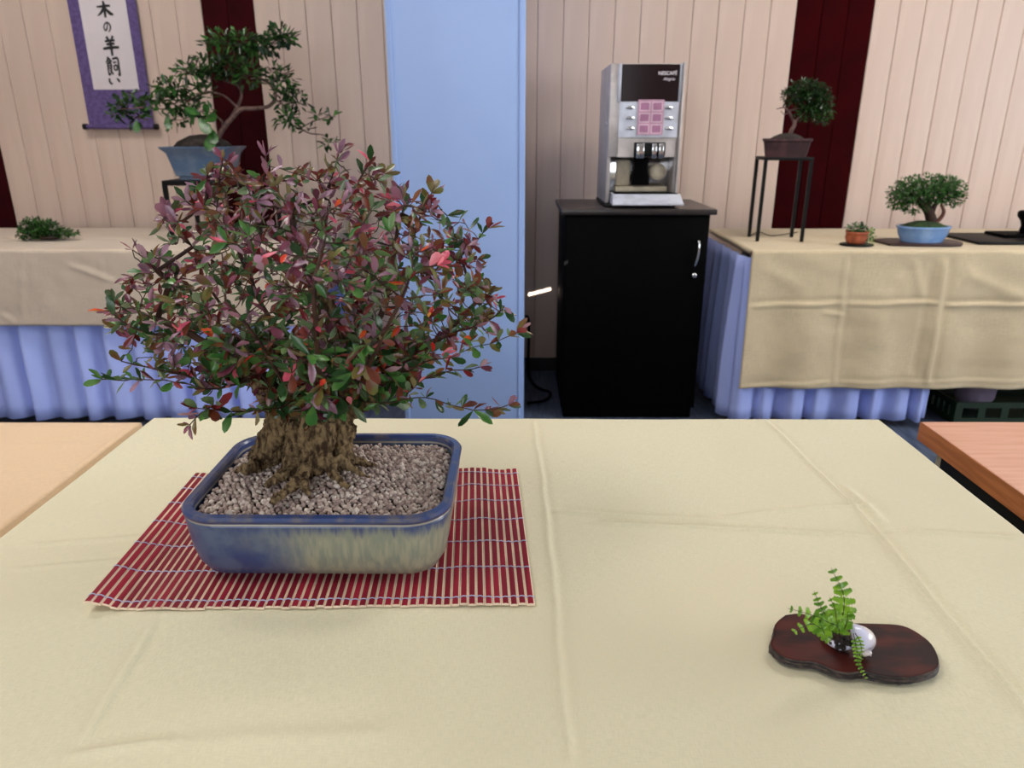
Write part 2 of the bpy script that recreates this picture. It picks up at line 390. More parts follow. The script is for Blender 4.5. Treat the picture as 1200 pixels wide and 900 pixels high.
# right beech table
bt = table('beech table with bare wooden top at the right edge', .626, 2.1, .2, 1.046, TZ, M_beech, .03, .012, M_steel, .03)
b = MB(); b.box(-.7385, -.737, -.423, .423, TZ - .03, TZ - .0008); o = b.build('edge_band', M_beechedge, bt); o['label'] = 'darker brown wooden edge'

# back tables
XB0 = -3.4; XB1 = -.80
def us_b(px, py, x0, hang_y=None):
    if hang_y is None: return px_us(px, py, x0, YBT)
    p = on_y(px, py, hang_y); return (p.x - x0, (YBT - hang_y) + (TZ - p.z))
YBT, YFT = 3.47, 2.80
def RB(a, b_, am, wd): return (us_b(*a, XB0, YFT), us_b(*b_, XB0, YFT), am, wd)
rBL = [RB((27, 300), (30, 378), .004, .008), RB((118, 298), (121, 330), .003, .008), RB((80, 310), (140, 330), .004, .012), RB((0, 365), (22, 378), .004, .01),
       (us_b(0, 278, XB0), us_b(190, 279, XB0), .005, .03)]
table('long table under the grey-beige cloth, back left', XB0 + .01, XB1 - .01, YFT + .015, YBT - .01, CT, M_beech, inset=.12)
cloth('tablecloth', M_clothBL, XB0, XB1, YBT, YFT, TZ, .30, .0, .2, rBL, du=.012, ds=.012, bumps=.0025, wob=.004, label='grey-beige cloth on the back left table', seed=9)
XC0, XC1 = .90, 3.3
def RC(a, b_, am, wd): return (us_b(*a, XC0, YFT), us_b(*b_, XC0, YFT), am, wd)
rBR = [RC((878, 358), (990, 355), .006, .008), RC((990, 356), (1100, 354), .006, .008), RC((1103, 357), (1230, 357), .008, .008), RC((960, 365), (990, 370), .004, .01),
       RC((992, 298), (976, 452), .005, .008), RC((1108, 300), (1082, 450), .008, .012), RC((1070, 300), (1080, 352), .004, .02), RC((1128, 320), (1200, 350), .004, .03), RC((890, 310), (940, 340), .003, .03),
       RC((876, 452), (975, 446), .004, .006), RC((978, 447), (1200, 444), .003, .006), RC((1095, 300), (1068, 440), -.004, .015)]
table('long table under the sand cloth, back right', XC0 + .03, XC1 - .01, YFT + .015, YBT - .01, CT, M_beech, inset=.12)
cloth('tablecloth', M_clothBR, XC0, XC1, YBT, YFT, TZ, .555, .012, .2, rBR, du=.011, ds=.011, bumps=.0026, wob=.009, label='sand-coloured cloth with fold lines on the back right table', seed=2)

def skirt(name, label, path, z0, z1, seed, amp=.02):
    """gathered curtain following a polyline on the floor plan"""
    P = [Vector((x, y, 0)) for x, y in path]; r = random.Random(seed)
    pts = []; 
    for a, c_ in zip(P[:-1], P[1:]):
        n = int((c_ - a).length / .008)
        for i in range(n): pts.append((a.lerp(c_, i / n), (c_ - a).normalized()))
    ph = 0; cols = []
    for i, (p, d) in enumerate(pts):
        ph += .008 * 2 * PI / (.108 + .03 * noise.noise(Vector((i * .02, seed, 0)))); cols.append((p, Vector((d.y, -d.x, 0)), ph, d))
    b = MB(); rings = []
    for k in range(13):
        t = k / 12; z = z1 + (z0 - z1) * t; ring = []
        for p, nrm, ph, d in cols:
            a = amp * (.35 + .65 * min(1, t * 1.6)) * (1 + .35 * math.sin(ph * .37 + seed))
            ring.append(p + nrm * (a * (math.sin(ph) + .25 * math.sin(2 * ph + t)) + .01 * t) + d * (.012 * t * math.sin(ph * .5)) + Vector((0, 0, z + (.004 * math.sin(ph * .5) if k == 12 else 0))))
        rings.append(ring)
    b.loft(rings, closed=False)
    o = b.build(name, M_skirt, None, True); sd = o.modifiers.new('thickness', 'SOLIDIFY'); sd.thickness = .001
    return setp(o, label, 'table skirt', 'pleated table skirts')
skirt('table_skirt', 'pleated periwinkle skirt hanging under the grey-beige cloth', [(XB0, YFT + .035), (XB1 - .03, YFT + .035), (XB1 - .03, YBT - .02)], .03, TZ - .032, 3)
skirt('table_skirt', 'pleated periwinkle skirt hanging under the sand cloth', [(XC0 - .012, YBT - .02), (XC0 - .012, YFT + .03), (1.0, YFT + .035), (1.73, YFT + .035)], .03, TZ - .032, 8, .021)

# ------------------------------------------------------------------ cupboard
cb = thing('cupboard', 'tall black cupboard with a chrome handle carrying the coffee machine', 'cupboard', (.475, 3.12, 0))
b = MB(); b.bbox(-.285, .285, -.205, .22, .05, .86, .002); b.build('body', M_black, cb, 'auto')
b = MB(); b.bbox(-.275, .275, -.195, .20, 0, .05, .002); b.build('plinth', M_black, cb, 'auto')
b = MB(); b.bbox(-.279, .279, -.22, -.2055, .06, .853, .002); dr = b.build('door', M_black, cb, 'auto')
b = MB(); b.bbox(-.302, .305, -.23, .235, .861, .883, .003); o = b.build('top', M_blacktop, cb, 'auto')
cpos = Vector(cb.location)
h0 = on_y(819, 282, 2.885) - cpos; h1 = on_y(814, 312, 2.885) - cpos
b = MB(); b.tube(spline([h0 + Vector((0, .014, 0)), h0 + Vector((0, -.006, -.006)), h0.lerp(h1, .5) + Vector((.004, -.012, 0)), h1 + Vector((0, -.006, .006)), h1 + Vector((0, .014, 0))], 5), .0045, 8); o = b.build('handle', M_chrome, dr, True)
k = on_y(814, 323, 2.89) - cpos
b = MB(); b.lathe([(.011, 0), (.011, .008), (.008, .012), (.003, .012)], (0, 0, 0), 16); o = b.build('lock', M_chrome, dr, True, (k.x, -.2195, k.z)); o.rotation_euler = (PI / 2, 0, 0)

# ------------------------------------------------------------------ coffee machine
YM = 3.0
def mp(px, py, dy=0.0):
    p = on_y(px, py, YM); return Vector((p.x, YM + dy, p.z))
zb = .884
cmz = thing('coffee_machine', 'silver and black coffee machine on the black cupboard', 'coffee machine', (.48, YM + .17, zb))
cl = Vector(cmz.location)
def L(p): return p - cl
xl, xr = mp(714, 120).x, mp(800, 120).x; zt = mp(760, 74).z
def slab(name, m, x0, x1, z0, z1, y0, y1, bev=.003, parent=cmz, label=None):
    b = MB(); b.bbox(x0 - cl.x, x1 - cl.x, y0 - cl.y, y1 - cl.y, z0 - cl.z, z1 - cl.z, bev)
    o = b.build(name, m, parent, 'auto')
    if label: o['label'] = label
    return o
zrec0, zrec1 = mp(750, 226).z, mp(750, 184).z
slab('side_panel', M_silver, xl, xl + .016, zb + .012, zt, YM + .01, YM + .33, .004)
slab('side_panel', M_silver, xr - .016, xr, zb + .012, zt, YM + .01, YM + .33, .004)
slab('back_panel', M_silver, xl + .0165, xr - .0165, zb + .012, zt - .002, YM + .31, YM + .328)
slab('lid', M_silver, xl + .0165, xr - .0165, zt - .012, zt - .001, YM + .02, YM + .309)
slab('base', M_bmetal, xl - .004, xr - .006, zb, zb + .0115, YM - .03, YM + .32)
# door shell: bowed front in three zones
def bowed(name, m, x0, x1, z0, z1, y, bow, th=.02, label=None, parent=cmz):
    b = MB(); n = 10; rings = []
    for z in (z0, z1):
        fr = [Vector((x0 + (x1 - x0) * i / n - cl.x, y - bow * (1 - (2 * i / n - 1) ** 2) - cl.y, z - cl.z)) for i in range(n + 1)]
        rings.append(fr + [Vector((x1 - cl.x, y + th - cl.y, z - cl.z)), Vector((x0 - cl.x, y + th - cl.y, z - cl.z))])
    b.loft(rings, True, True); o = b.build(name, m, parent, 'auto')
    if label: o['label'] = label
    return o
xa, xb = mp(728, 100).x, mp(795, 100).x
z_a, z_b, z_c = mp(760, 119.5).z, mp(760, 161).z, mp(760, 184).z
slab('corner_trim', M_silver2, xa - .014, xa - .001, z_a, zt - .002, YM - .012, YM + .012)
slab('corner_trim', M_silver2, xb + .001, xb + .012, z_a, zt - .002, YM - .012, YM + .012)
slab('door_frame', M_silver, xl + .001, xr - .001, z_c, zt - .001, YM - .0015, YM + .0095, .003)
wing = slab('door_edge', M_silver, xb + .0125, xb + .020, zb + .02, zt + .004, YM - .02, YM + .0095)
scr = bowed('display_window', M_gloss, xa, xb, z_a + .001, zt - .004, YM - .008, .006, .018, 'black glass upper front')
pnl = bowed('control_panel', M_silver2, xa - .004, xb + .006, z_b, z_a, YM - .012, .010, .02, 'pale silver panel of buttons')
low = bowed('lower_front', M_silver, xa - .003, xb + .005, z_c, z_b - .001, YM - .008, .006, .018)
for py in (126.5, 138.5, 150.5):
    for px in (738, 783):
        p = mp(px, py, -.0185)
        b = MB(); b.lathe([(.0001, -.004), (.017, -.003), (.019, 0), (.019, .006)], (0, 0, 0), 16, sy=.33)
        o = b.build('button', M_chrome, pnl, True, tuple(L(p) + Vector((0, 0, 0)))); o.rotation_euler = (-PI / 2, 0, 0)
# paper sheet with two columns of boxed notes
M_paper = mat('pink_paper', (196, 150, 172), .8); M_note = mat('pink_print', (172, 118, 150), .8); M_rule = mat('pale_print', (226, 200, 214), .8)
pp0, pp1 = mp(745, 158), mp(777.5, 117)
b = MB(); b.box(pp0.x - cl.x, pp1.x - cl.x, YM - .0245 - cl.y, YM - .0238 - cl.y, pp0.z - cl.z, pp1.z - cl.z)
pap = b.build('notice', M_paper, pnl); pap['label'] = 'pink paper notice taped over the buttons'
W_, H_ = pp1.x - pp0.x, pp1.z - pp0.z
for i in range(2):
    for j in range(3):
        cx = pp0.x + W_ * (.26 + .48 * i); cz = pp0.z + H_ * (.17 + .32 * j)
        b.__init__(); b.box(cx - W_ * .2 - cl.x, cx + W_ * .2 - cl.x, YM - .0250 - cl.y, YM - .0246 - cl.y, cz - H_ * .13 - cl.z, cz + H_ * .13 - cl.z, 1)
        b.box(cx - W_ * .17 - cl.x, cx + W_ * .17 - cl.x, YM - .0254 - cl.y, YM - .0251 - cl.y, cz - H_ * .105 - cl.z, cz + H_ * .105 - cl.z, 0)
        b.build('notice_square', [M_note, M_rule], cmz)
def text(body, name, m, loc, size, parent, rot=(PI / 2, 0, 0), offs=0.0, extr=.0003, shear=0.0):
    cu = bpy.data.curves.new(name, 'FONT'); cu.body = body; cu.size = size; cu.extrude = extr; cu.offset = offs; cu.shear = shear; cu.resolution_u = 3
    o = bpy.data.objects.new(name, cu); COL.objects.link(o)
    dg = bpy.context.evaluated_depsgraph_get(); me = bpy.data.meshes.new_from_object(o.evaluated_get(dg)); bpy.data.objects.remove(o)
    me.materials.clear(); me.materials.append(m)
    o = bpy.data.objects.new(name, me); COL.objects.link(o); o.parent = parent; o.location = loc; o.rotation_euler = rot; return o
p = mp(770.5, 88, -.0155); text('NESCAFÉ', 'lettering', M_white, L(p), .0175, cmz, offs=.0004)
p = mp(776, 94.5, -.0155); text('Alegria', 'lettering', M_white, L(p), .0155, cmz, shear=.4)
# outlet and cup bay
nx0, nx1 = mp(744, 170).x, mp(776, 170).x
noz = slab('outlet_housing', M_bmetal, nx0 - .006, nx1 + .006, z_c + .001, z_b - .018, YM - .04, YM - .0135)
for a, c_ in ((.0, .30), (.55, .75), (.80, 1.0)):
    b = MB(); w = nx1 - nx0
    b.bbox(nx0 + w * a - cl.x, nx0 + w * c_ - cl.x - .002, YM - .052 - cl.y, YM - .0405 - cl.y, z_c - .004 - cl.z, z_b - .022 - cl.z, .003); b.build('nozzle', M_chrome, cmz, 'auto')
bay = slab('cup_bay', M_chrome, xl + .017, xr - .017, zrec0, z_c, YM + .10, YM + .11, .001, label='mirror-bright back of the cup bay')
M_cream = mat('cream_plastic', (226, 212, 186), .5)
slab('splash_plate', M_cream, mp(724, 200).x, mp(786, 200).x, zrec0 + .001, zrec0 + .022, YM + .05, YM + .098, .004)
slab('cup_shield', M_cream, mp(725, 200).x, mp(742, 200).x, zrec0 + .023, z_c - .012, YM + .07, YM + .098, .009)
hx0, hx1 = mp(742, 200).x, mp(762, 200).x
b = MB(); zz0, zz1 = mp(750, 217).z, z_c
rings = [rrect((hx0 + hx1) / 2 - cl.x, YM + .03 - cl.y, (hx1 - hx0) * s_, .05, .01, z - cl.z) for z, s_ in ((zz0, 1.05), (zz0 + .03, 1.0), (zz0 + .06, .8), (zz1, .85))]
b.loft(rings, True, True); b.build('brewing_spout', M_black, cmz, 'auto')
p = mp(773, 202, .06); b = MB(); b.lathe([(.001, -.03), (.03, -.03), (.034, 0), (.032, .03), (.001, .03)], (0, 0, 0), 20); o = b.build('cream_drum', M_cream, cmz, True, tuple(L(p))); o.rotation_euler = (PI / 2, 0, 0)  # plain round cream form at the right of the cup bay
tz0, tz1 = zb + .012, mp(755, 227).z
b = MB(); xs0, xs1 = mp(716, 232).x, mp(795, 232).x
vs = [(xs0 - .004, YM - .085, tz0), (xs1 + .004, YM - .085, tz0), (xs1, YM - .03, tz1), (xs0 + .004, YM - .03, tz1), (xs0 + .0, YM + .095, tz1), (xs1, YM + .095, tz1), (xs1, YM + .095, tz0), (xs0, YM + .095, tz0), (xs0 - .004, YM - .085, tz0 + .006), (xs1 + .004, YM - .085, tz0 + .006)]
b.add([Vector(v) - cl for v in vs], [(8, 9, 2, 3), (0, 1, 9, 8), (3, 2, 5, 4), (4, 5, 6, 7), (0, 7, 6, 1), (1, 6, 5, 2), (1, 2, 9), (0, 8, 3), (0, 3, 4, 7)])
b.build('drip_tray', M_silver2, cmz)
b = MB(); b.box(xs0 + .012 - cl.x, xs1 - .01 - cl.x, YM - .024 - cl.y, YM + .045 - cl.y, tz1 + .0005 - cl.z, tz1 + .004 - cl.z); b.build('drip_grid', M_black, cmz)
for q in (-.045, -.035):
    b = MB(); b.lathe([(.006, 0), (.006, .004), (.003, .005)], (0, 0, 0), 12); o = b.build('lock', M_chrome, cmz, True, (xl - cl.x, -.09 + q * 1.2 + .0, .33 + q * .4)); o.rotation_euler = (0, -PI / 2, 0)

# ------------------------------------------------------------------ hanging scroll
M_purple = mat('purple_brocade', (96, 78, 130), .8, c2=(82, 64, 114), scale=60, bump=.2)
M_wpaper = mat('white_scroll_paper', (214, 204, 208), .8, c2=(208, 198, 202), scale=3)
M_ink = mat('black_ink', (12, 10, 14), .6)
YS = 3.565
scr_ = thing('hanging_scroll', 'purple and white hanging scroll with a column of black brush lettering', 'scroll', (on_y(140, 148, YS).x, YS, on_y(140, 148, YS).z))
sc = Vector(scr_.location)
sx0, sx1 = on_y(105, 148, YS).x, on_y(181, 148, YS).x; zbo = sc.z; ztop = 2.35
b = MB(); b.box(sx0 - sc.x, sx1 - sc.x, -.002, .0, 0, ztop - zbo); b.build('mount', M_purple, scr_)
wx0, wx1 = on_y(110.5, 105, YS).x, on_y(163.5, 105, YS).x; wz0 = on_y(137, 105, YS).z
b = MB(); b.box(wx0 - sc.x, wx1 - sc.x, -.0035, -.0021, wz0 - zbo, 2.15 - zbo); b.build('sheet', M_wpaper, scr_)
b = MB(); b.tube([(sx0 - sc.x - .004, -.011, -.002), (sx1 - sc.x + .004, -.011, -.002)], .011, 12); b.build('roller', M_purple, scr_, 'auto')
for x0_, x1_ in ((sx0 - .022, sx0 - .004), (sx1 + .004, sx1 + .022)):
    b = MB(); b.tube([(x0_ - sc.x, -.011, -.002), (x1_ - sc.x, -.011, -.002)], .0135, 12); b.build('roller_knob', M_bmetal, scr_, 'auto')
# strokes in a 0..100 box, y down: each a list of (x, y, half width)
GL = {
 'ki': [[(5, 36, 3), (30, 35, 4), (60, 31, 4.5), (88, 30, 4)], [(48, 2, 3), (50, 20, 5), (50, 50, 5), (49, 98, 4)], [(47, 38, 4), (36, 58, 4.5), (22, 74, 4), (2, 88, 1.5)], [(52, 38, 3), (66, 58, 5), (82, 74, 6.5), (100, 82, 3)]],
 'no': [[(58, 18, 3), (54, 40, 4), (42, 66, 5), (26, 80, 4.5), (14, 72, 4.5), (12, 52, 4.5), (24, 30, 4), (48, 14, 4), (72, 18, 5), (88, 38, 5.5), (88, 60, 5), (74, 80, 4), (56, 94, 1.5)]],
 'hitsuji': [[(30, 4, 5), (40, 18, 4)], [(72, 0, 4.5), (60, 18, 3)], [(18, 28, 3.5), (50, 24, 4.5), (80, 22, 3.5)], [(24, 44, 3.5), (50, 41, 4.5), (76, 39, 3.5)], [(0, 66, 4), (50, 60, 5), (100, 58, 4)], [(50, 22, 4), (51, 60, 5), (50, 102, 4)]],
 'kau': [[(26, 0, 4), (16, 18, 3.5), (2, 32, 1.5)], [(28, 6, 2.5), (38, 18, 4), (48, 26, 2.5)], [(20, 24, 3), (34, 24, 3)], [(12, 34, 3), (13, 62, 3.2)], [(12, 36, 3), (38, 33, 3.4), (38, 60, 3.4)], [(13, 47, 2.6), (37, 46, 2.6)], [(13, 60, 2.6), (37, 58, 2.6)], [(12, 62, 3.4), (14, 94, 3.4), (30, 82, 2)], [(26, 66, 3), (44, 92, 4.6)], [(42, 62, 2.4), (32, 76, 2.4)],
         [(54, 12, 3.4), (92, 8, 4), (94, 50, 4.4), (92, 94, 4.6), (80, 88, 1.8)], [(56, 30, 3), (80, 28, 3)], [(58, 46, 3), (60, 72, 3)], [(58, 47, 3), (80, 45, 3), (78, 70, 3)], [(60, 70, 2.6), (78, 68, 2.6)]],
 'i': [[(12, 14, 3.5), (12, 46, 5), (22, 72, 5), (34, 62, 1.8)], [(70, 14, 3.5), (82, 34, 5.5), (88, 56, 3.5)]]}
def glyph(g, px0, py0, px1, py1):
    p0 = on_y(px0, py0, YS - .004); p1 = on_y(px1, py1, YS - .004); b = MB()
    sxx = (p1.x - p0.x) / 100; szz = (p1.z - p0.z) / 100; k = 0
    for st in GL[g]:
        q = spline(st, 5); k += 1; vl = []; n = len(q)
        for i in range(n):
            d = q[min(i + 1, n - 1)] - q[max(i - 1, 0)]; l = math.hypot(d[0], d[1]) or 1; nx, ny = -d[1] / l, d[0] / l; w = q[i][2] * 1.65
            for s_ in (-1, 1): vl.append((q[i][0] + nx * w * s_, q[i][1] + ny * w * s_))
        V = []
        for yy in (-.0042 - k * .00003, -.0036):
            V += [(p0.x + x * sxx - sc.x, yy, p0.z + y * szz - zbo) for x, y in vl]
        m_ = len(vl); F = []
        for i in range(n - 1): F.append((2 * i, 2 * i + 1, 2 * i + 3, 2 * i + 2)); F.append((2 * i, 2 * i + 2, m_ + 2 * i + 2, m_ + 2 * i)); F.append((2 * i + 1, m_ + 2 * i + 1, m_ + 2 * i + 3, 2 * i + 3))
        F.append((0, m_, m_ + 1, 1)); F.append((m_ - 2, m_ - 1, 2 * m_ - 1, 2 * m_ - 2)); b.add(V, F)
    o = b.build('brush_character', M_ink, scr_)
glyph('ki', 111, 0.5, 133.5, 21); glyph('no', 119.5, 24.5, 131.5, 38.5); glyph('hitsuji', 118.5, 42, 141, 65); glyph('kau', 122.5, 66.5, 142, 89); glyph('i', 126, 90, 143, 101.5)

# ------------------------------------------------------------------ big bonsai
POTC = Vector((-.1945, .698, TZ + .0056)); PW, PD, PHt = .262, .206, .076
BT = thing('bonsai_tree', 'large bonsai with purple, red and green leaves in a blue-grey glazed pot', 'bonsai', tuple(POTC))
m = bpy.data.materials.new('blue_grey_glaze'); m.use_nodes = True; t = NT(m); M_glaze = m
t.b.inputs['Roughness'].default_value = .3; t.b.inputs['Coat Weight'].default_value = .25; t.b.inputs['Specular IOR Level'].default_value = .45
tc = t.n('ShaderNodeTexCoord'); sp = t.n('ShaderNodeSeparateXYZ'); t.l(tc.outputs['Object'], sp.inputs[0])
n1 = t.noise(16, 'Object', (1, 1, 1), 4); n2 = t.noise(200, 'Object', (1, 1, .12), 3)
ad = t.n('ShaderNodeMath', operation='MULTIPLY_ADD'); t.l(n1, ad.inputs[0]); ad.inputs[1].default_value = .10; t.l(sp.outputs[0], ad.inputs[2])
fx = t.ramp(ad.outputs[0], -.015, .055)
az = t.n('ShaderNodeMath', operation='MULTIPLY_ADD'); t.l(n2, az.inputs[0]); az.inputs[1].default_value = .034; t.l(sp.outputs[2], az.inputs[2])
fz = t.ramp(az.outputs[0], .086, .070)
mu = t.n('ShaderNodeMath', operation='MULTIPLY'); t.l(fx, mu.inputs[0]); t.l(fz, mu.inputs[1])
blue = t.mix(t.ramp(t.noise(45, 'Object', None, 5), .4, .65), lin((48, 64, 110)), lin((72, 88, 120)))
grey = t.mix(t.ramp(n2, .35, .65), lin((126, 132, 120)), lin((152, 150, 130)))
fzr = t.ramp(sp.outputs[2], .0705, .0735)
body = t.mix(mu.outputs[0], blue, grey)
zl = t.n('ShaderNodeMath', operation='MULTIPLY'); t.l(t.ramp(sp.outputs[2], .0668, .0676), zl.inputs[0]); t.l(t.ramp(sp.outputs[2], .0698, .0690), zl.inputs[1])
body = t.mix(zl.outputs[0], body, lin((158, 150, 138)))  # brownish edge line under the lip, with its highlight put into the colour
rimc = t.mix(t.ramp(t.noise(60, 'Object', None, 3), .45, .7), lin((46, 64, 112)), lin((92, 90, 104)))
t.l(t.mix(fzr, body, rimc), t.b.inputs['Base Color']); t.bump(t.noise(160, 'Object'), .08, .001)
prof = [(-.024, .006), (-.022, .004), (-.014, .008), (-.0075, .02), (-.004, .035), (-.002, .055), (-.0008, .066), (-.0022, .0685), (0, .0705), (.0008, .0735), (-.001, .076), (-.0075, .0765), (-.0095, .0745), (-.010, .060), (-.016, .04)]
b = MB(); rings = []
for o_, z in prof:
    rings.append(rrect(0, 0, PW + 2 * o_, PD + 2 * o_, .041 + o_ * .8, z, 9))
b.loft(rings, True, True); pot = b.build('pot', M_glaze, BT, 'auto')
for sx_ in (-1, 1):
    for sy_ in (-1, 1):
        b = MB(); rr = [rrect(sx_ * .075, sy_ * .063, .05 + o_, .028 + o_, .006, z, 3) for z, o_ in ((0, -.004), (.0055, 0))]
        b.loft(rr, True, True); b.build('pot_foot', M_glaze, BT, 'auto')
def bedz(x, y):   # mounded soil surface in pot coordinates
    return .064 + .010 * math.exp(-(((x + .03) / .08) ** 2 + ((y + .0) / .06) ** 2)) + .0012 * noise.noise(Vector((x * 40, y * 40, 0)))
b = MB(); nx_, ny_ = 40, 30; iw, idp = PW - .021, PD - .021
def inside(x, y, mrg=0.0):
    hx, hy, r = iw / 2 - mrg, idp / 2 - mrg, .031; ax, ay = abs(x) - (hx - r), abs(y) - (hy - r)
    return math.hypot(max(ax, 0), max(ay, 0)) <= r
vid = {}
for i in range(nx_ + 1):
    for j in range(ny_ + 1):
        x = (i / nx_ - .5) * iw; y = (j / ny_ - .5) * idp
        hx, hy, r = iw / 2, idp / 2, .031; ax, ay = abs(x) - (hx - r), abs(y) - (hy - r)
        if ax > 0 and ay > 0:
            l = math.hypot(ax, ay)
            if l > r: x = math.copysign(hx - r + ax / l * r, x); y = math.copysign(hy - r + ay / l * r, y)
        vid[i, j] = len(b.v); b.v.append((x, y, bedz(x, y) - .0034))
b.f = [(vid[i, j], vid[i + 1, j], vid[i + 1, j + 1], vid[i, j + 1]) for i in range(nx_) for j in range(ny_)]; b.m = [0] * len(b.f)
b.build('soil', M_soil, BT, True)
# pebbles
def pebble(r):
    bm = bmesh.new(); bmesh.ops.create_icosphere(bm, subdivisions=1, radius=1)
    off = r.uniform(0, 99)
    for v in bm.verts: v.co *= 1 + .35 * noise.noise(v.co * 1.1 + Vector((off, 0, 0)))
    V = [v.co.copy() for v in bm.verts]; F = [tuple(v.index for v in f.verts) for f in bm.faces]; bm.free(); return V, F
PEB = [pebble(rnd) for _ in range(8)]
spots = []; sp_ = .0056
for j in range(-20, 21):
    for i in range(-28, 29):
        x = (i + .5 * (j % 2)) * sp_ + rnd.uniform(-.0012, .0012); y = j * sp_ * .87 + rnd.uniform(-.0012, .0012)
        if inside(x, y, .0022): spots.append((x, y))
spots.sort(key=lambda p: p[1])
gb = MB(); pm = []
for k in range(12):
    V, F = PEB[k % 8]; me = bpy.data.meshes.new('pebble'); me.from_pydata([tuple(v) for v in V], [], F); me.materials.append(M_st[k % 4])
    me.polygons.foreach_set('use_smooth', [True] * len(F)); pm.append(me)
nst = 0
for n_, (x, y) in enumerate(spots + [(rnd.uniform(-.11, .11), rnd.uniform(-.082, .082)) for _ in range(220)]):
    if not inside(x, y, .0022): continue
    s_ = rnd.uniform(.0024, .0036) * (1.12 if rnd.random() < .15 else 1); z = bedz(x, y) + rnd.uniform(-.0008, .0010) + (.0022 if n_ >= len(spots) else 0)
    M = Matrix.Translation((x, y, z)) @ Quaternion((rnd.random() - .5, rnd.random() - .5, rnd.random() - .5, rnd.random())).normalized().to_matrix().to_4x4() @ Matrix.Diagonal((s_ * 1.15, s_ * .95, s_ * .8, 1))
    if nst < 290 and n_ < len(spots):
        o = bpy.data.objects.new('pebble', pm[rnd.randrange(12)]); COL.objects.link(o); o.parent = BT; o.matrix_local = M; nst += 1
    else:
        V, F = PEB[n_ % 8]; gb.add([M @ v for v in V], F, rnd.randrange(4))
o = gb.build('gravel', M_st, BT, True); o['kind'] = 'stuff'
# trunk
def PT(px, py, y): return on_y(px, py, y) - POTC
tb = MB()
def limb(pts, n=10):
    q = spline([(*PT(a, b_, c_), r) for a, b_, c_, r in pts], 4)
    tb.tube([Vector(v[:3]) for v in q], [v[3] for v in q], n)
limb([(362, 560, .712, .029), (362, 540, .711, .028), (366, 518, .710, .027), (374, 500, .708, .026), (377, 482, .708, .024), (380, 462, .708, .020), (382, 440, .707, .015)], 14)
limb([(345, 555, .706, .012), (346, 535, .702, .012), (350, 512, .698, .012), (354, 495, .698, .012)], 10)
limb([(372, 550, .688, .010), (376, 530, .686, .012), (380, 510, .688, .012), (384, 492, .692, .010)], 10)
limb([(397, 548, .705, .009), (400, 530, .703, .010), (400, 512, .704, .010), (404, 495, .704, .011)], 10)
limb([(308, 548, .725, .013), (312, 534, .722, .018), (324, 513, .716, .017), (332, 495, .712, .017), (325, 475, .705, .014), (308, 452, .70, .012), (288, 436, .695, .010), (268, 424, .69, .008)], 12)
limb([(390, 548, .72, .014), (392, 525, .717, .016), (396, 505, .715, .018), (400, 488, .712, .015), (420, 470, .71, .012), (444, 450, .705, .010), (474, 424, .70, .0085), (505, 402, .695, .006)], 12)
limb([(352, 480, .71, .018), (345, 455, .715, .014), (335, 420, .72, .010), (318, 380, .73, .007)], 10)
limb([(380, 450, .708, .016), (390, 420, .70, .011), (395, 385, .69, .008), (380, 345, .685, .006)], 10)
# surface roots
def root(p0, pts):
    q0 = (*PT(*p0[:3]), p0[3]); q = [q0] + [(*(on_z(x, y, POTC.z + .077 + up) - POTC), r_) for x, y, up, r_ in pts]
    q = spline(q, 5); tb.tube([Vector(v[:3]) for v in q], [v[3] for v in q], 9)
root((378, 522, .684, .009), [(362, 548, .008, .0075), (350, 562, .006, .0065), (338, 573, .005, .0055), (325, 584, .002, .004), (319, 590, -.002, .002)])
root((366, 522, .686, .007), [(348, 546, .010, .005), (334, 554, .007, .0045), (322, 562, .004, .003), (312, 569, .0, .0015)])
root((388, 540, .688, .008), [(390, 556, .006, .005), (400, 566, .003, .0035), (409, 571, -.001, .0015)])
root((394, 535, .692, .008), [(410, 548, .006, .005), (424, 555, .003, .0035), (436, 560, -.001, .0015)])
root((400, 535, .70, .008), [(416, 540, .004, .005), (432, 543, .001, .003), (444, 545, -.002, .0015)])
root((360, 545, .680, .006), [(356, 566, .005, .004), (360, 578, .002, .003), (366, 586, -.001, .0015)])
root((306, 536, .725, .010), [(294, 546, .006, .007), (284, 550, .002, .004), (276, 553, -.002, .002)])
tr = tb.build('trunk', M_bark, BT, True)
rm = tr.modifiers.new('merge', 'REMESH'); rm.mode = 'VOXEL'; rm.voxel_size = .0013; rm.use_smooth_shade = True
for nm, sz, st in (('lumps', .016, .010), ('furrows', .0045, .0055)):
    tx = bpy.data.textures.new(nm, 'CLOUDS'); tx.noise_scale = sz; tx.noise_depth = 3
    dm = tr.modifiers.new(nm, 'DISPLACE'); dm.texture = tx; dm.strength = st; dm.mid_level = .5; dm.texture_coords = 'LOCAL'
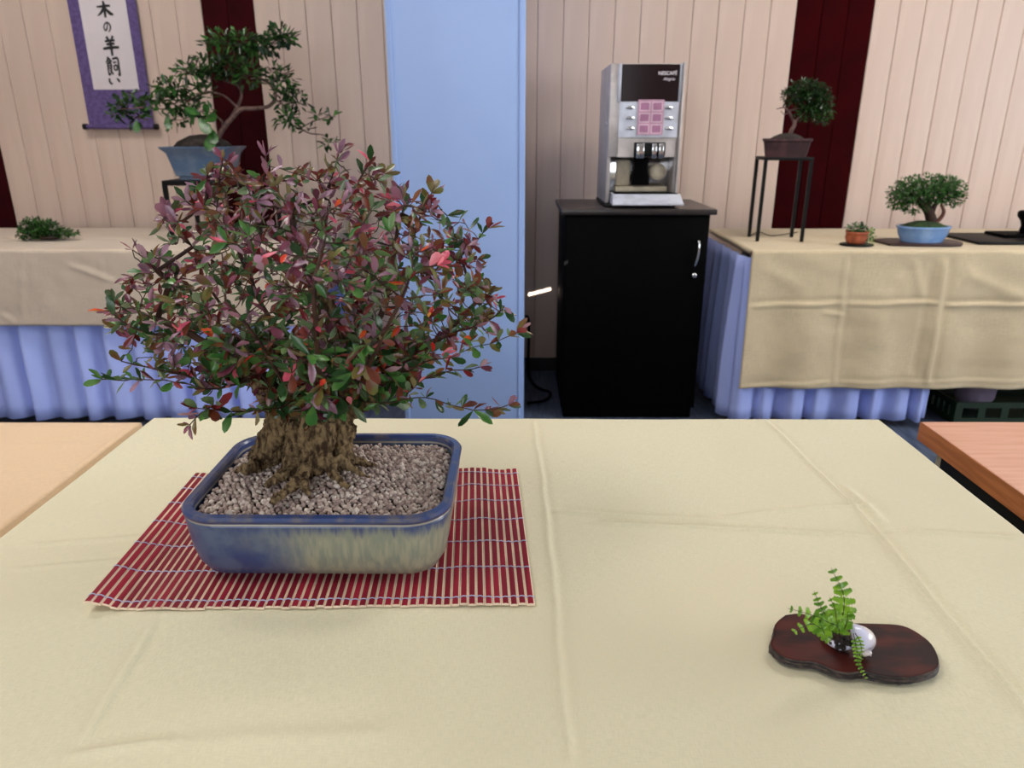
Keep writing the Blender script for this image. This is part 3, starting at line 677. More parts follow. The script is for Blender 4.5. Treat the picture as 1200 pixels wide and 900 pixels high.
# crown
CR = [(186, 258), (205, 232), (240, 200), (262, 190), (300, 192), (345, 200), (395, 184), (432, 194), (470, 215), (515, 238), (546, 262), (560, 300), (582, 335), (592, 362), (580, 395), (550, 408), (515, 420), (485, 438), (466, 455), (430, 462), (405, 488), (345, 488), (312, 462), (292, 438), (262, 446), (222, 436), (190, 424), (150, 410), (124, 376), (135, 345), (155, 300), (192, 292)]
def inpoly(x, y, P):
    c_ = False
    for i in range(len(P)):
        (x1, y1), (x2, y2) = P[i - 1], P[i]
        if (y1 > y) != (y2 > y) and x < (x2 - x1) * (y - y1) / (y2 - y1) + x1: c_ = not c_
    return c_
def dpoly(x, y, P):
    m_ = 1e9
    for i in range(len(P)):
        (x1, y1), (x2, y2) = P[i - 1], P[i]; l2 = (x2 - x1) ** 2 + (y2 - y1) ** 2
        t_ = max(0, min(1, ((x - x1) * (x2 - x1) + (y - y1) * (y2 - y1)) / l2)); m_ = min(m_, math.hypot(x - x1 - t_ * (x2 - x1), y - y1 - t_ * (y2 - y1)))
    return m_
r2 = random.Random(21); att = []
while len(att) < 1500:
    x, y = r2.uniform(110, 610), r2.uniform(175, 505)
    if not inpoly(x, y, CR): continue
    hd = .155 * math.sqrt(min(1, dpoly(x, y, CR) / 130)); yy = .705 + r2.uniform(-1, 1) * hd
    p = PT(x, y, yy)
    if p.z > .10: att.append(p)
att = np.array([tuple(p) for p in att])
LIMBS = [[(345, 470, .715), (318, 450, .70), (298, 432, .69), (270, 415, .685), (235, 398, .68), (200, 380, .68), (160, 366, .68)],
         [(352, 470, .712), (345, 430, .72), (320, 380, .74), (290, 320, .745), (270, 270, .74)],
         [(383, 465, .705), (386, 420, .69), (372, 360, .68), (350, 290, .68), (340, 240, .69)],
         [(392, 470, .705), (425, 420, .705), (452, 350, .70), (462, 290, .71), (470, 250, .71)],
         [(405, 480, .712), (444, 450, .70), (482, 420, .69), (530, 385, .69), (560, 350, .70)],
         [(385, 465, .72), (402, 420, .77), (425, 350, .80), (430, 300, .80)],
         [(350, 472, .70), (325, 435, .64), (295, 390, .60), (260, 350, .60)],
         [(390, 472, .70), (430, 430, .63), (455, 380, .60), (480, 330, .60)],
         [(375, 470, .70), (375, 440, .63), (370, 390, .59), (370, 330, .58), (380, 280, .60)],
         [(350, 470, .73), (310, 420, .79), (270, 370, .81), (240, 330, .80)]]
EXTRA = [[(300, 440, .69), (260, 452, .68), (221, 441, .67), (187, 433, .66), (134, 421, .655)], [(292, 446, .685), (250, 455, .665), (217, 450, .655), (187, 445, .65), (120, 445, .645)],
         [(330, 478, .69), (301, 481, .665), (262, 482, .65), (231, 479, .64)], [(250, 476, .645), (238, 484, .64), (220, 500, .635)],
         [(420, 470, .69), (452, 472, .66), (475, 468, .645), (503, 468, .64), (562, 481, .635), (600, 473, .63)],
         [(455, 445, .69), (489, 429, .66), (527, 417, .655), (564, 406, .65), (606, 390, .645)], [(500, 405, .69), (538, 388, .67), (573, 375, .665), (594, 357, .66)],
         [(476, 466, .645), (488, 450, .64), (501, 443, .64), (522, 436, .64), (564, 431, .635)], [(220, 390, .68), (180, 392, .665), (150, 380, .66), (122, 362, .655)],
         [(200, 330, .68), (170, 305, .67), (155, 292, .67)], [(225, 290, .69), (200, 262, .69), (184, 256, .69)], [(300, 240, .70), (308, 205, .70), (312, 184, .70)],
         [(380, 230, .70), (392, 200, .70), (396, 180, .70)], [(415, 225, .70), (428, 200, .70), (436, 186, .70)], [(490, 260, .70), (500, 235, .70), (512, 222, .70)],
         [(540, 300, .70), (560, 280, .70), (572, 268, .70)], [(240, 240, .69), (243, 205, .69), (238, 190, .69)], [(255, 235, .68), (258, 205, .67), (262, 184, .66)]]
nodes = []; par = []; fixed = []
def addline(pts, root):
    q = spline([tuple(PT(*p)) for p in pts], 8); last = root; pl_ = None; ids = []
    for v in q:
        v = Vector(v) + Vector((noise.noise(Vector(v) * 60), noise.noise(Vector(v) * 60 + Vector((9, 0, 0))), noise.noise(Vector(v) * 60 + Vector((0, 9, 0))))) * .0025
        if pl_ is None or (v - pl_).length > .006: nodes.append(v); par.append(last); last = len(nodes) - 1; ids.append(last); pl_ = v
    return ids
limb_ids = [addline(l, -1) for l in LIMBS]
def nearest(p):
    a = np.array([tuple(v) for v in nodes]); return int(np.argmin(((a - np.array(tuple(p))) ** 2).sum(1)))
extra_ids = []
for e_ in EXTRA: extra_ids.append(addline(e_, nearest(PT(*e_[0]))))
STEP, INF, KILL = .007, .07, .0125
A = att.copy(); NP = np.array([tuple(v) for v in nodes])
mind = np.full(len(A), 1e9); near = np.zeros(len(A), int)
def upd(lo_):
    global mind, near
    D = ((A[:, None] - NP[None, lo_:]) ** 2).sum(2); k_ = D.argmin(1); d_ = D[np.arange(len(A)), k_]
    w_ = d_ < mind; near = np.where(w_, k_ + lo_, near); mind = np.where(w_, d_, mind)
upd(0)
for it in range(90):
    k_ = mind > KILL ** 2; A = A[k_]; mind = mind[k_]; near = near[k_]
    if not len(A): break
    grow = {}
    for i in range(len(A)):
        if mind[i] < INF ** 2:
            d = A[i] - NP[near[i]]; grow.setdefault(int(near[i]), []).append(d / np.linalg.norm(d))
    if not grow: break
    new = []
    for k_, ds_ in grow.items():
        d = np.mean(ds_, 0) + np.array([r2.gauss(0, .12), r2.gauss(0, .12), r2.gauss(0.04, .12)]); d /= np.linalg.norm(d) + 1e-9
        new.append((NP[k_] + d * STEP, k_))
    lo_ = len(NP)
    for v, k_ in new: nodes.append(Vector(v)); par.append(k_)
    NP = np.array([tuple(v) for v in nodes]); upd(lo_)
    if len(NP) > 7000: break
N_ = len(nodes); ch = [[] for _ in range(N_)]
for i, p in enumerate(par):
    if p >= 0: ch[p].append(i)
order = sorted(range(N_), key=lambda i: -i); rad = [0.0] * N_; dist = [99] * N_
for i in order:
    if not ch[i]: rad[i] = .00055; dist[i] = 0
    else:
        rad[i] = min(.0075, sum(rad[c_] ** 2.3 for c_ in ch[i]) ** (1 / 2.3)); dist[i] = min(dist[c_] for c_ in ch[i]) + 1
# twigs: chains split into limb parts and joined twigs
tw = MB(); done = set(); main = set(i for l in limb_ids for i in l)
for l in limb_ids:
    lb = MB(); k_ = max(3, len([i for i in l if rad[i] > .0012]))
    lb.tube([nodes[i] for i in l[:k_]], [max(rad[i], .0011) for i in l[:k_]], 7); lb.build('branch', M_twig if 0 else M_twig, BT, True)
    if k_ < len(l): tw.tube([nodes[i] for i in l[k_ - 1:]], [rad[i] for i in l[k_ - 1:]], 4)
for i in range(N_):
    if i in main: continue
    p = par[i]
    if p >= 0 and (ch[p][0] != i or p in main):   # start of a chain
        seq = [p, i]
        while ch[seq[-1]]: seq.append(ch[seq[-1]][0])
        tw.tube([nodes[k_] for k_ in seq], [min(rad[k_], rad[i]) for k_ in seq], 4)
o = tw.build('twigs', M_twig, BT, True); o['kind'] = 'stuff'

# leaves
def leaf_mesh(w, fold, droop, tipw=.35):
    V = [(0, 0, 0), (0, .4, -fold), (0, .75, -fold * .9 + droop * .4), (0, 1, droop)]
    Fs = []
    for s_ in (-1, 1):
        o_ = len(V); V += [(s_ * w * .30, .28, fold * .2), (s_ * w * .5, .62, fold * .35 + droop * .25), (s_ * w * tipw, .88, droop * .7)]
        f = [(0, 1, o_), (1, 2, o_ + 1, o_), (2, 3, o_ + 2, o_ + 1)]
        Fs += f if s_ < 0 else [tuple(reversed(q)) for q in f]
    return V, Fs
LS = [leaf_mesh(.46, .05, -.08, .30), leaf_mesh(.38, .09, -.2, .26), leaf_mesh(.54, .04, .06, .36), leaf_mesh(.33, .12, .1, .22), leaf_mesh(.42, .07, -.3, .3)]
leaves = []
r3 = random.Random(5)
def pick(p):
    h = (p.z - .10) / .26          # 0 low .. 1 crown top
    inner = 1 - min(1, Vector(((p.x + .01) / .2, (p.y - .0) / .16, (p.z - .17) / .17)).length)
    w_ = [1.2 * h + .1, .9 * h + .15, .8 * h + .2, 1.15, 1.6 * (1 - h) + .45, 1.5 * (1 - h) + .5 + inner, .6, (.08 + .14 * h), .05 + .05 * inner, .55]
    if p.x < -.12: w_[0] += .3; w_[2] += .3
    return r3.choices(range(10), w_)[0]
def put(p, d, s_, mi, up=None):
    d = d.normalized(); up = up or (Vector((r3.gauss(0, .55), r3.gauss(-.25, .55), 1)))
    x = d.cross(up); x = x.normalized() if x.length > .05 else d.orthogonal().normalized(); z = x.cross(d)
    M = Matrix((x, d, z)).transposed().to_4x4(); M.translation = p
    leaves.append((M @ Matrix.Scale(s_, 4), mi, r3.randrange(5), s_))
exset = set(i for l in extra_ids for i in l)
for i in range(N_):
    if i in main and dist[i] > 3 and r3.random() < .5: continue
    if i not in exset and dist[i] > 5: continue
    p = nodes[i]; tdir = (nodes[i] - nodes[par[i]]) if par[i] >= 0 else Vector((0, 0, 1))
    if tdir.length < 1e-6: tdir = Vector((0, 0, 1))
    tdir.normalize(); outw = (p - Vector((-.01, 0, .14))).normalized()
    if not ch[i]:
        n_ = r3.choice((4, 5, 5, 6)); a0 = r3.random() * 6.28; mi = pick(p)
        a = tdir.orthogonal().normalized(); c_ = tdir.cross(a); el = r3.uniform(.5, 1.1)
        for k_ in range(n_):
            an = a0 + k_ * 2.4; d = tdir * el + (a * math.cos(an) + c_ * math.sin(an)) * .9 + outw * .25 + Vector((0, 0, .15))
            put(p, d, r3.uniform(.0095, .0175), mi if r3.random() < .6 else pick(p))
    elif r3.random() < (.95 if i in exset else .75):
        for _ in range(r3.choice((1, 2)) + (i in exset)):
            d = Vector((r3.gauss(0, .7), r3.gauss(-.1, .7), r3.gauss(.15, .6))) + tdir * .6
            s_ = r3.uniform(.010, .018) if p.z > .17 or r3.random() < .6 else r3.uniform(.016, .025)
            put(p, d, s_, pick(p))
low = [(x, y) for x, y in ((r3.uniform(250, 480), r3.uniform(395, 496)) for _ in range(900)) if inpoly(x, y, CR)][:230]
sh2 = MB(); NPl = np.array([tuple(v) for v in nodes])
for x, y in low:
    hd = .11 * math.sqrt(min(1, dpoly(x, y, CR) / 60)); p = PT(x, y, .70 - abs(r3.gauss(0, .6)) * hd if r3.random() < .75 else .70 + r3.random() * hd)
    k_ = int(np.argmin(((NPl - np.array(tuple(p))) ** 2).sum(1))); a = nodes[k_]
    if (p - a).length > .06: continue
    mid = a.lerp(p, .5) + Vector((r3.gauss(0, .003), r3.gauss(0, .003), .004)); sh2.tube([a, mid, p], [.0008, .0007, .0005], 4)
    for q_ in range(r3.choice((4, 5, 6))):
        d = (p - a).normalized() * .5 + Vector((r3.gauss(0, .7), r3.gauss(-.2, .6), r3.gauss(0, .6)))
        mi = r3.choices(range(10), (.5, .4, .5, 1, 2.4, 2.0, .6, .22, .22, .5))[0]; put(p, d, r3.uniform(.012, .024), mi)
o = sh2.build('shoots', M_twig, BT, True); o['kind'] = 'stuff'
print('leaves', len(leaves), 'nodes', N_)
camL = CAM - POTC
def score(L_):
    M = L_[0]; c_ = M @ Vector((0, .6, 0)); v = (camL - c_); n_ = (M.to_3x3() @ Vector((0, 0, 1))).normalized()
    rr = Vector(((c_.x + .01) / .21, c_.y / .155, (c_.z - .19) / .17))
    return L_[3] / v.length * (abs(n_.dot(v.normalized())) + .25) * (1.0 if c_.y < -.03 or rr.length > .95 else .35) * (.6 + max(0, -c_.y) * 4)
leaves.sort(key=score, reverse=True)
lm_cache = {}
for M, mi, sh, s_ in leaves[:300]:
    if (mi, sh) not in lm_cache:
        me = bpy.data.meshes.new('leaf'); me.from_pydata(LS[sh][0], [], LS[sh][1]); me.materials.append(LM[mi]); me.polygons.foreach_set('use_smooth', [True] * len(LS[sh][1])); lm_cache[mi, sh] = me
    o = bpy.data.objects.new('leaf', lm_cache[mi, sh]); COL.objects.link(o); o.parent = BT; o.matrix_local = M
fb = MB()
for M, mi, sh, s_ in leaves[300:]: fb.add([M @ Vector(v) for v in LS[sh][0]], LS[sh][1], mi)
o = fb.build('foliage', LM, BT, True); o['kind'] = 'stuff'

# ------------------------------------------------------------------ slatted mat
mt = thing('slatted_mat', 'dark red slatted mat with pale threads under the big bonsai pot', 'mat', (-.2, .715, TZ + .001))
M_slat = mat('dark_red_lacquer', (146, 30, 50), .6, c2=(116, 22, 38), spec=.2, scale=40, stretch=(1, .1, 1), coord='World')
M_slatr = mat('bare_cream_wood', (240, 216, 192), .6)
M_thread = mat('pale_blue_thread', (176, 182, 214), .8)
c00, c10, c11, c01 = (on_z(100, 718, TZ), on_z(627, 711, TZ), on_z(606, 553, TZ), on_z(229, 560, TZ)); mo = Vector(mt.location)
def mpt(u, v, dz=0):
    a = c00.lerp(c10, u); d = c01.lerp(c11, u); p = a.lerp(d, v); x, y = u, v
    ed = max(0, abs(p.x - POTC.x) - .125) + max(0, POTC.y - .10 - p.y) + max(0, p.y - POTC.y - .1)
    lift = min(1, ed / .03)
    h = .0018 + lift * (.0034 * (1 + math.sin(u * 46)) * math.exp(-u * 9) * (1 - .6 * v) + .0014 * (1 + math.sin(u * 30 + 1)) * (.3 + v) * (u > .75) + .005 * math.exp(-((u) / .03) ** 2) * (1 - .7 * v))
    p = p - mo; p.z = h + dz; return p
NS = 53
for i in range(NS):
    u0, u1 = i / NS, (i + 1) / NS; um = (u0 + u1) / 2; b = MB(); rings = []
    for k_ in range(7):
        v = k_ / 6 + (rnd.uniform(-.004, .004) if k_ in (0, 6) else 0); a = mpt(u0, v); c_ = mpt(u1, v); d = c_ - a
        q = [a + d * .03 + Vector((0, 0, -.0012)), a + d * .03 + Vector((0, 0, .0001)), a + d * .14 + Vector((0, 0, .0006)), a + d * .16 + Vector((0, 0, .0011)), a + d * .5 + Vector((0, 0, .0014)), a + d * .85 + Vector((0, 0, .0011)), a + d * .87 + Vector((0, 0, .0006)), a + d * .97 + Vector((0, 0, .0001)), a + d * .97 + Vector((0, 0, -.0012))]
        rings.append(list(reversed(q)))
    b.loft(rings, True, True)
    b.m = [0 if (f_ % 9) in (3, 4) and f_ < 54 else 1 for f_ in range(len(b.f))]
    b.build('slat', [M_slat, M_slatr], mt, 'auto')
for v in (.035, .21, .38, .545, .70, .835, .955):
    pts = []
    v_ = v
    for k_ in range(NS * 4 + 1):
        u = k_ / (NS * 4); ph = (k_ % 4); dz = (.0001, .0017, .0021, .0017)[ph]
        pts.append(mpt(min(u, 1), v_ + .006 * math.sin(u * 60 + v * 9) * .5, dz))
    b = MB(); b.tube(pts, .00055, 5); b.build('thread', M_thread, mt, True)

# ------------------------------------------------------------------ wooden slab with fern in a shell
SBZ = TZ + .0025
sb = on_z(1000, 765, SBZ)
slb = thing('display_slab', 'dark red-brown wavy wooden slab under the shell planter', 'display stand', (sb.x, sb.y, SBZ))
top = [(262, 345), (330, 338), (400, 352), (470, 374), (560, 384), (690, 388), (800, 392), (870, 406), (940, 446), (990, 490), (1020, 545), (1022, 605), (960, 638), (880, 654), (800, 655), (720, 642), (650, 626), (570, 632), (500, 618), (440, 592), (390, 576), (320, 572), (255, 555), (208, 522), (186, 490), (200, 450), (205, 415), (220, 378)]
q = spline([(860 + x / 4.286, 640 + y / 4.286) for x, y in top] + [(860 + 262 / 4.286, 640 + 345 / 4.286)], 3)[:-1]
TH = .0085
ring = [on_z(x, y, SBZ + TH) - Vector((sb.x, sb.y, SBZ)) for x, y in q]
cen = sum(ring, Vector()) / len(ring)
def rg(sc_, z, wob=0):
    out = []
    for i, p in enumerate(ring):
        d = (p - cen); dn = d.normalized(); v = cen + d + dn * (sc_ + wob * noise.noise(Vector((i * .9, z * 900, 0)))); v.z = z; out.append(v)
    return out
M_rosew = mat('dark_rosewood', (74, 26, 20), .5, c2=(34, 12, 12), scale=22, stretch=(1, 2.5, 1), lo=.35, hi=.65, spec=.15)
M_edge = mat('rough_black_edge', (26, 20, 20), .6, c2=(70, 56, 50), scale=120, stretch=(1, 1, 3), bump=.6, bscale=300)
b = MB(); rr = [rg(-.001, 0, .0008), rg(.0012, .0015, .0012), rg(-.0002, .003, .0012), rg(.0014, .0045, .0012), rg(0, .0055, .001), rg(.001, .007, .0008), rg(.0002, .0082)]
b.loft(rr, True, False); nfe = len(b.f); b.loft([rg(.0002, .0082), rg(-.0012, TH)], False, True, 1)
b.build('slab_body', [M_edge, M_rosew], slb, False)
# shell planter
def SP(px, py, z): return on_z(px, py, z)
sh0 = SP(995, 768, SBZ + TH); shp = thing('shell_planter', 'white snail shell holding a small green fern on the dark slab', 'planter', tuple(sh0))
M_shell = mat('bluish_white_shell', (206, 206, 232), .25, c2=(226, 216, 214), scale=45, stretch=(1, 1, 1), coat=.4)
sc0 = SP(1003, 748, SBZ + TH + .0145) - sh0
b = MB(); axis = Vector((.45, -.60, -.42)).normalized(); ax1 = Vector((-.75, -.1, .55)); ax1 = (ax1 - axis * ax1.dot(axis)).normalized(); ax2 = axis.cross(ax1)
pts = []; rads = []; TT = 2 * PI * 3.0
for k_ in range(73):
    th = k_ / 72 * TT; g = math.exp(.27 * (th - TT)); ro = .0078 * g; tr_ = .0128 * g
    pts.append(sc0 + ax1 * (ro * math.cos(th - TT)) + ax2 * (ro * math.sin(th - TT)) + axis * (.0175 * (1 - g) - .001)); rads.append(max(tr_, .0004))
b.tube(pts, rads, 20, caps=True)
b.build('shell', M_shell, shp, True)
lipc = pts[-1]; lipd = (pts[-1] - pts[-3]).normalized()
pl = SP(984, 750, SBZ + TH + .006) - sh0
b = MB()
for _ in range(120):
    V, F = PEB[_ % 8]; s_ = rnd.uniform(.0012, .0026)
    M = Matrix.Translation(pl + Vector((rnd.gauss(0, .0042), rnd.gauss(0, .0036), rnd.gauss(.0002, .002)))) @ Matrix.Scale(s_, 4); b.add([M @ v for v in V], F)
o = b.build('soil', M_soil, shp, True); o['kind'] = 'stuff'
b = MB(); e0 = [SP(963, 741, SBZ + TH + .004), SP(972, 752, SBZ + TH + .004), SP(984, 757, SBZ + TH + .004), SP(997, 756, SBZ + TH + .006)]
b.tube(spline([tuple(p - sh0) for p in e0], 4), [.001, .0017, .0022, .0024, .0026, .0028, .003, .0032, .0034, .0036, .0036, .0034, .003], 8); b.build('shell_lip', M_shell, shp, True)
def leaflet(n=4):
    """lobed pinna, length 1 along y"""
    out = [(0, 0)]; 
    for k_ in range(n):
        t_ = (k_ + .5) / n; w = .50 * (1 - .5 * t_); out += [(w * .75, t_ - .32 / n), (w, t_), (w * .72, t_ + .30 / n)]
    out.append((0, 1.03)); V = [(0, y, -.04) for y in np.linspace(0, 1, n + 2)]; m_ = len(V)
    V = [(x, y, 0) for x, y in out] + [(-x, y, 0) for x, y in out[1:-1]]; r_ = list(range(len(out))); l_ = [0] + list(range(len(out), len(V))) + [len(out) - 1]
    c_ = len(V); V.append((0, .5, -.06)); F = []
    for a, b_ in zip(r_[:-1], r_[1:]): F.append((c_, a, b_))
    for a, b_ in zip(l_[:-1], l_[1:]): F.append((c_, b_, a))
    return V, F
LFV, LFF = leaflet()
lf_me = bpy.data.meshes.new('leaflet'); lf_me.from_pydata(LFV, [], LFF); lf_me.materials.append(G_fern)
yF = sh0.y
def frond(pxs, size, z0=None, dy=(0, 0), side=1.0, n_=None, full=True):
    pts = spline([tuple(on_y(x, y, yF + dy[0] + (dy[1] - dy[0]) * i / (len(pxs) - 1)) - sh0) for i, (x, y) in enumerate(pxs)], 6); pts = [Vector(p) for p in pts]
    b = MB(); b.tube(pts, [.00045 - .0003 * i / len(pts) for i in range(len(pts))], 5); st = b.build('frond', M_twig, shp, True)
    L_ = sum((pts[i + 1] - pts[i]).length for i in range(len(pts) - 1)); n_ = n_ or int(L_ / .0036); acc = 0; k_ = 0
    view = (CAM - sh0).normalized()
    for i in range(len(pts) - 1):
        seg = pts[i + 1] - pts[i]; sl0 = acc; acc += seg.length
        while k_ < n_ and (k_ + .5) / n_ * L_ * .88 + L_ * .12 < acc:
            t_ = ((k_ + .5) / n_ * L_ * .88 + L_ * .12 - sl0) / seg.length; p = pts[i] + seg * t_; d0 = seg.normalized(); fr = (k_ + .5) / n_
            sz = size * (1 - .72 * fr ** 1.3) * (.8 + .25 * min(1, fr * 4)); sd_ = d0.cross(view).normalized()
            for s_ in (-1, 1):
                d = (sd_ * s_ + d0 * .35 + Vector((rnd.gauss(0, .1), rnd.gauss(0, .2), rnd.gauss(0, .1)))).normalized(); zz = (view + Vector((rnd.gauss(0, .25), 0, rnd.gauss(.3, .2)))).normalized()
                x = d.cross(zz).normalized(); z = x.cross(d); M = Matrix((x, d, z)).transposed().to_4x4(); M.translation = p
                o = bpy.data.objects.new('leaflet', lf_me); COL.objects.link(o); o.parent = st; o.matrix_local = M @ Matrix.Scale(sz, 4)
            k_ += 1
frond([(981, 748), (988, 720), (988, 695), (974, 666)], .0108, dy=(-.002, .006), n_=8)
frond([(978, 748), (972, 728), (962, 712), (954, 693)], .0072, dy=(-.004, -.004), n_=8)
frond([(976, 746), (958, 725), (942, 718), (923, 713)], .0078, dy=(-.004, -.016), n_=6)
frond([(974, 748), (955, 732), (940, 735), (928, 742)], .0078, dy=(-.008, -.03), n_=6)
frond([(980, 748), (980, 728), (978, 712), (972, 700)], .0065, dy=(-.006, -.008), n_=6)
frond([(984, 748), (982, 735), (968, 728), (958, 722)], .0065, dy=(-.006, -.014), n_=6)
frond([(978, 750), (968, 745), (965, 740), (962, 732)], .006, dy=(-.008, -.018), n_=5)
frond([(984, 747), (990, 736), (993, 726), (994, 716)], .0065, dy=(-.004, -.006), n_=5)
frond([(1000, 742), (1004, 762), (1006, 778), (1016, 796)], .0036, dy=(-.016, -.026), n_=11)
frond([(1002, 742), (1008, 752), (1010, 764), (1010, 774)], .003, dy=(-.016, -.024), n_=7)

# ------------------------------------------------------------------ background plants
def blob_leaves(b, c_, r_, n_, size, rr, mi=0, flat=1.0):
    for _ in range(n_):
        v = Vector((rr.gauss(0, 1), rr.gauss(0, 1), rr.gauss(0, 1))).normalized() * (rr.random() ** .45); v = Vector((v.x * r_[0], v.y * r_[1], v.z * r_[2]))
        d = (v.normalized() + Vector((rr.gauss(0, .6), rr.gauss(0, .6), rr.gauss(.1, .6)))).normalized(); x = d.cross(Vector((rr.gauss(0, .4), rr.gauss(-.3, .4), 1))).normalized(); z = x.cross(d)
        M = Matrix((x, d, z)).transposed().to_4x4(); M.translation = c_ + v; V, F = LS[rr.randrange(5)]
        b.add([M @ (Vector(q_) * size * rr.uniform(.7, 1.25)) for q_ in V], F, mi if isinstance(mi, int) else rr.choice(mi))
def stand(label, x0, x1, y0, y1, z1, th=.006, rot=0.0, split=False, slab_h=.012):
    cx, cy = (x0 + x1) / 2, (y0 + y1) / 2; t_ = thing('plant_stand', label, 'plant stand', (cx, cy, TZ + .002), 'black metal plant stands'); t_.rotation_euler = (0, 0, rot); w, d = (x1 - x0) / 2, (y1 - y0) / 2; h = z1 - TZ - .002
    b = MB(); b.bbox(-w, w, -d, d, h - slab_h, h, .002); b.build('top', M_bmetal, t_, 'auto')
    for sx_ in (-1, 1):
        for sy_ in (-1, 1):
            b = MB(); X, Y = sx_ * (w - th), sy_ * (d - th); b.box(X - th, X + th, Y - th, Y + th, 0, h - slab_h); b.build('leg', M_bmetal, t_)
    return t_
# left stand and bonsai
lt = .958
xa_, xb_ = on_y(189, 213, 3.02).x, on_y(300, 213, 3.02).x
stand('low black metal stand under the green bonsai in the pale blue pot', xa_, xb_, 3.02, 3.30, on_y(200, 213, 3.02).z + .004, .008, 0, slab_h=.02)
zs = on_y(200, 213, 3.02).z + .004
pc = on_y(242, 200, 3.15); lb_ = thing('bonsai_tree', 'green small-leaved bonsai in a pale blue pot on the low black stand', 'bonsai', (pc.x, 3.15, zs), 'small bonsai on the back tables'); lo = Vector(lb_.location)
M_potb = mat('pale_blue_grey_glaze', (104, 120, 142), .35, c2=(84, 104, 132), scale=14, coat=.2)
hw_ = (on_y(284, 172, 3.05).x - on_y(201, 172, 3.05).x) / 2; hb = (on_y(272, 205, 3.05).x - on_y(214, 205, 3.05).x) / 2; hp = on_y(240, 172, 3.05).z - zs
b = MB(); rings = [rrect(0, 0, 2 * r_, 1.5 * r_, .01, z, 4) for r_, z in ((hb * .9, 0), (hb * .9, .012), (hb, .015), (hb * 1.1, hp * .45), (hw_ * .86, hp * .8), (hw_ * .97, hp * .93), (hw_, hp * .97), (hw_, hp), (hw_ * .93, hp), (hw_ * .9, hp * .93))]
b.loft(rings, True, True); b.build('pot', M_potb, lb_, 'auto')
b = MB(); b.lathe([(hw_ * .88, hp * .95), (hw_ * .7, hp + .02), (hw_ * .35, hp + .042), (.002, hp + .048)], (0, 0, 0), 20, sy=.75); b.build('soil', M_soil, lb_, True)
M_barkg = mat('grey_brown_bark', (120, 92, 84), .8, c2=(84, 62, 58), scale=60, bump=.3)
rr = random.Random(11)
BR = [([(252, 168, .012), (262, 150, .011), (272, 138, .010), (283, 128, .009), (300, 127, .008), (316, 124, .0075), (323, 112, .007), (316, 98, .006), (303, 90, .005), (296, 75, .004), (300, 58, .003), (320, 50, .002)], 0),
      ([(252, 165, .010), (264, 148, .009), (276, 130, .008), (283, 112, .006), (278, 100, .005), (262, 95, .003)], .03),
      ([(280, 128, .006), (262, 112, .004), (240, 108, .005), (222, 118, .004), (200, 128, .003), (170, 126, .003), (140, 128, .002)], -.05),
      ([(262, 148, .006), (258, 140, .004), (240, 130, .003), (215, 140, .002), (196, 140, .002)], -.08),
      ([(316, 98, .005), (330, 88, .003), (345, 82, .002)], .02), ([(300, 88, .004), (270, 88, .003), (248, 92, .002), (215, 84, .002)], .05),
      ([(322, 116, .004), (340, 130, .003), (348, 146, .003), (362, 156, .0025), (378, 158, .002), (386, 164, .0015)], -.03), ([(352, 150, .003), (368, 142, .002), (388, 136, .0015)], -.05),
      ([(296, 62, .003), (270, 52, .002), (245, 50, .0015)], .04), ([(310, 55, .002), (330, 45, .0015), (342, 40, .001)], 0)]
for bi, (ln, dy_) in enumerate(BR):
    n_ = len(ln); q = spline([(*(on_y(x, y, 3.15 + dy_ * i / n_) - lo), r_) for i, (x, y, r_) in enumerate(ln)], 4)
    b = MB(); b.tube([Vector(v[:3]) for v in q], [v[3] for v in q], 8); b.build('trunk' if bi == 0 else 'branch', M_barkg, lb_, True)
fb = MB(); fx2 = 0
PADS = [(330, 42, 14, 8, 34), (314, 52, 16, 8, 34), (285, 50, 24, 9, 50), (262, 48, 16, 7, 22), (338, 46, 9, 5, 12), (300, 58, 22, 6, 34), (243, 50, 8, 3, 5),
        (222, 84, 16, 8, 34), (245, 80, 18, 10, 40), (270, 78, 22, 11, 60), (290, 88, 18, 10, 30), (238, 70, 8, 6, 9), (320, 84, 14, 7, 22), (335, 92, 10, 8, 16), (332, 105, 9, 8, 12),
        (345, 112, 9, 9, 14), (330, 120, 9, 8, 12), (350, 122, 12, 4, 10), (338, 140, 12, 8, 26), (372, 136, 7, 4, 5), (388, 138, 5, 4, 5), (384, 164, 9, 7, 9), (358, 152, 7, 4, 4),
        (200, 104, 16, 8, 26), (190, 116, 14, 10, 24), (215, 118, 20, 12, 40), (235, 112, 14, 12, 24), (232, 130, 14, 10, 24), (205, 138, 12, 9, 18), (180, 122, 8, 8, 12), (185, 100, 5, 6, 6),
        (150, 122, 16, 9, 34), (138, 132, 11, 7, 16), (160, 138, 10, 7, 12), (170, 118, 8, 6, 8), (152, 110, 4, 6, 4)]
for (x, y, rx, rz, n_) in PADS:
    c_ = on_y(x, y, 3.12 + rr.uniform(-.06, .06)) - lo; k_ = 3.1 / 850
    blob_leaves(fb, c_, (rx * k_, .05, rz * k_), int(n_ * 2.0), .036, rr, [0, 0, 1])
    tb_ = MB(); tb_.tube([c_ + Vector((-rx * k_ * .8, 0, -.4 * rz * k_)), c_, c_ + Vector((rx * k_ * .8, 0, .3 * rz * k_))], .0012, 4); o_ = len(fb.v); fb.add(tb_.v, tb_.f, 2)
o = fb.build('foliage', [G_dark, G_mid, M_twig], lb_, True); o['kind'] = 'stuff'
big = bpy.data.meshes.new('leaf'); big.from_pydata(LS[2][0], [], LS[2][1]); big.materials.append(G_mid); big.polygons.foreach_set('use_smooth', [True] * 6)
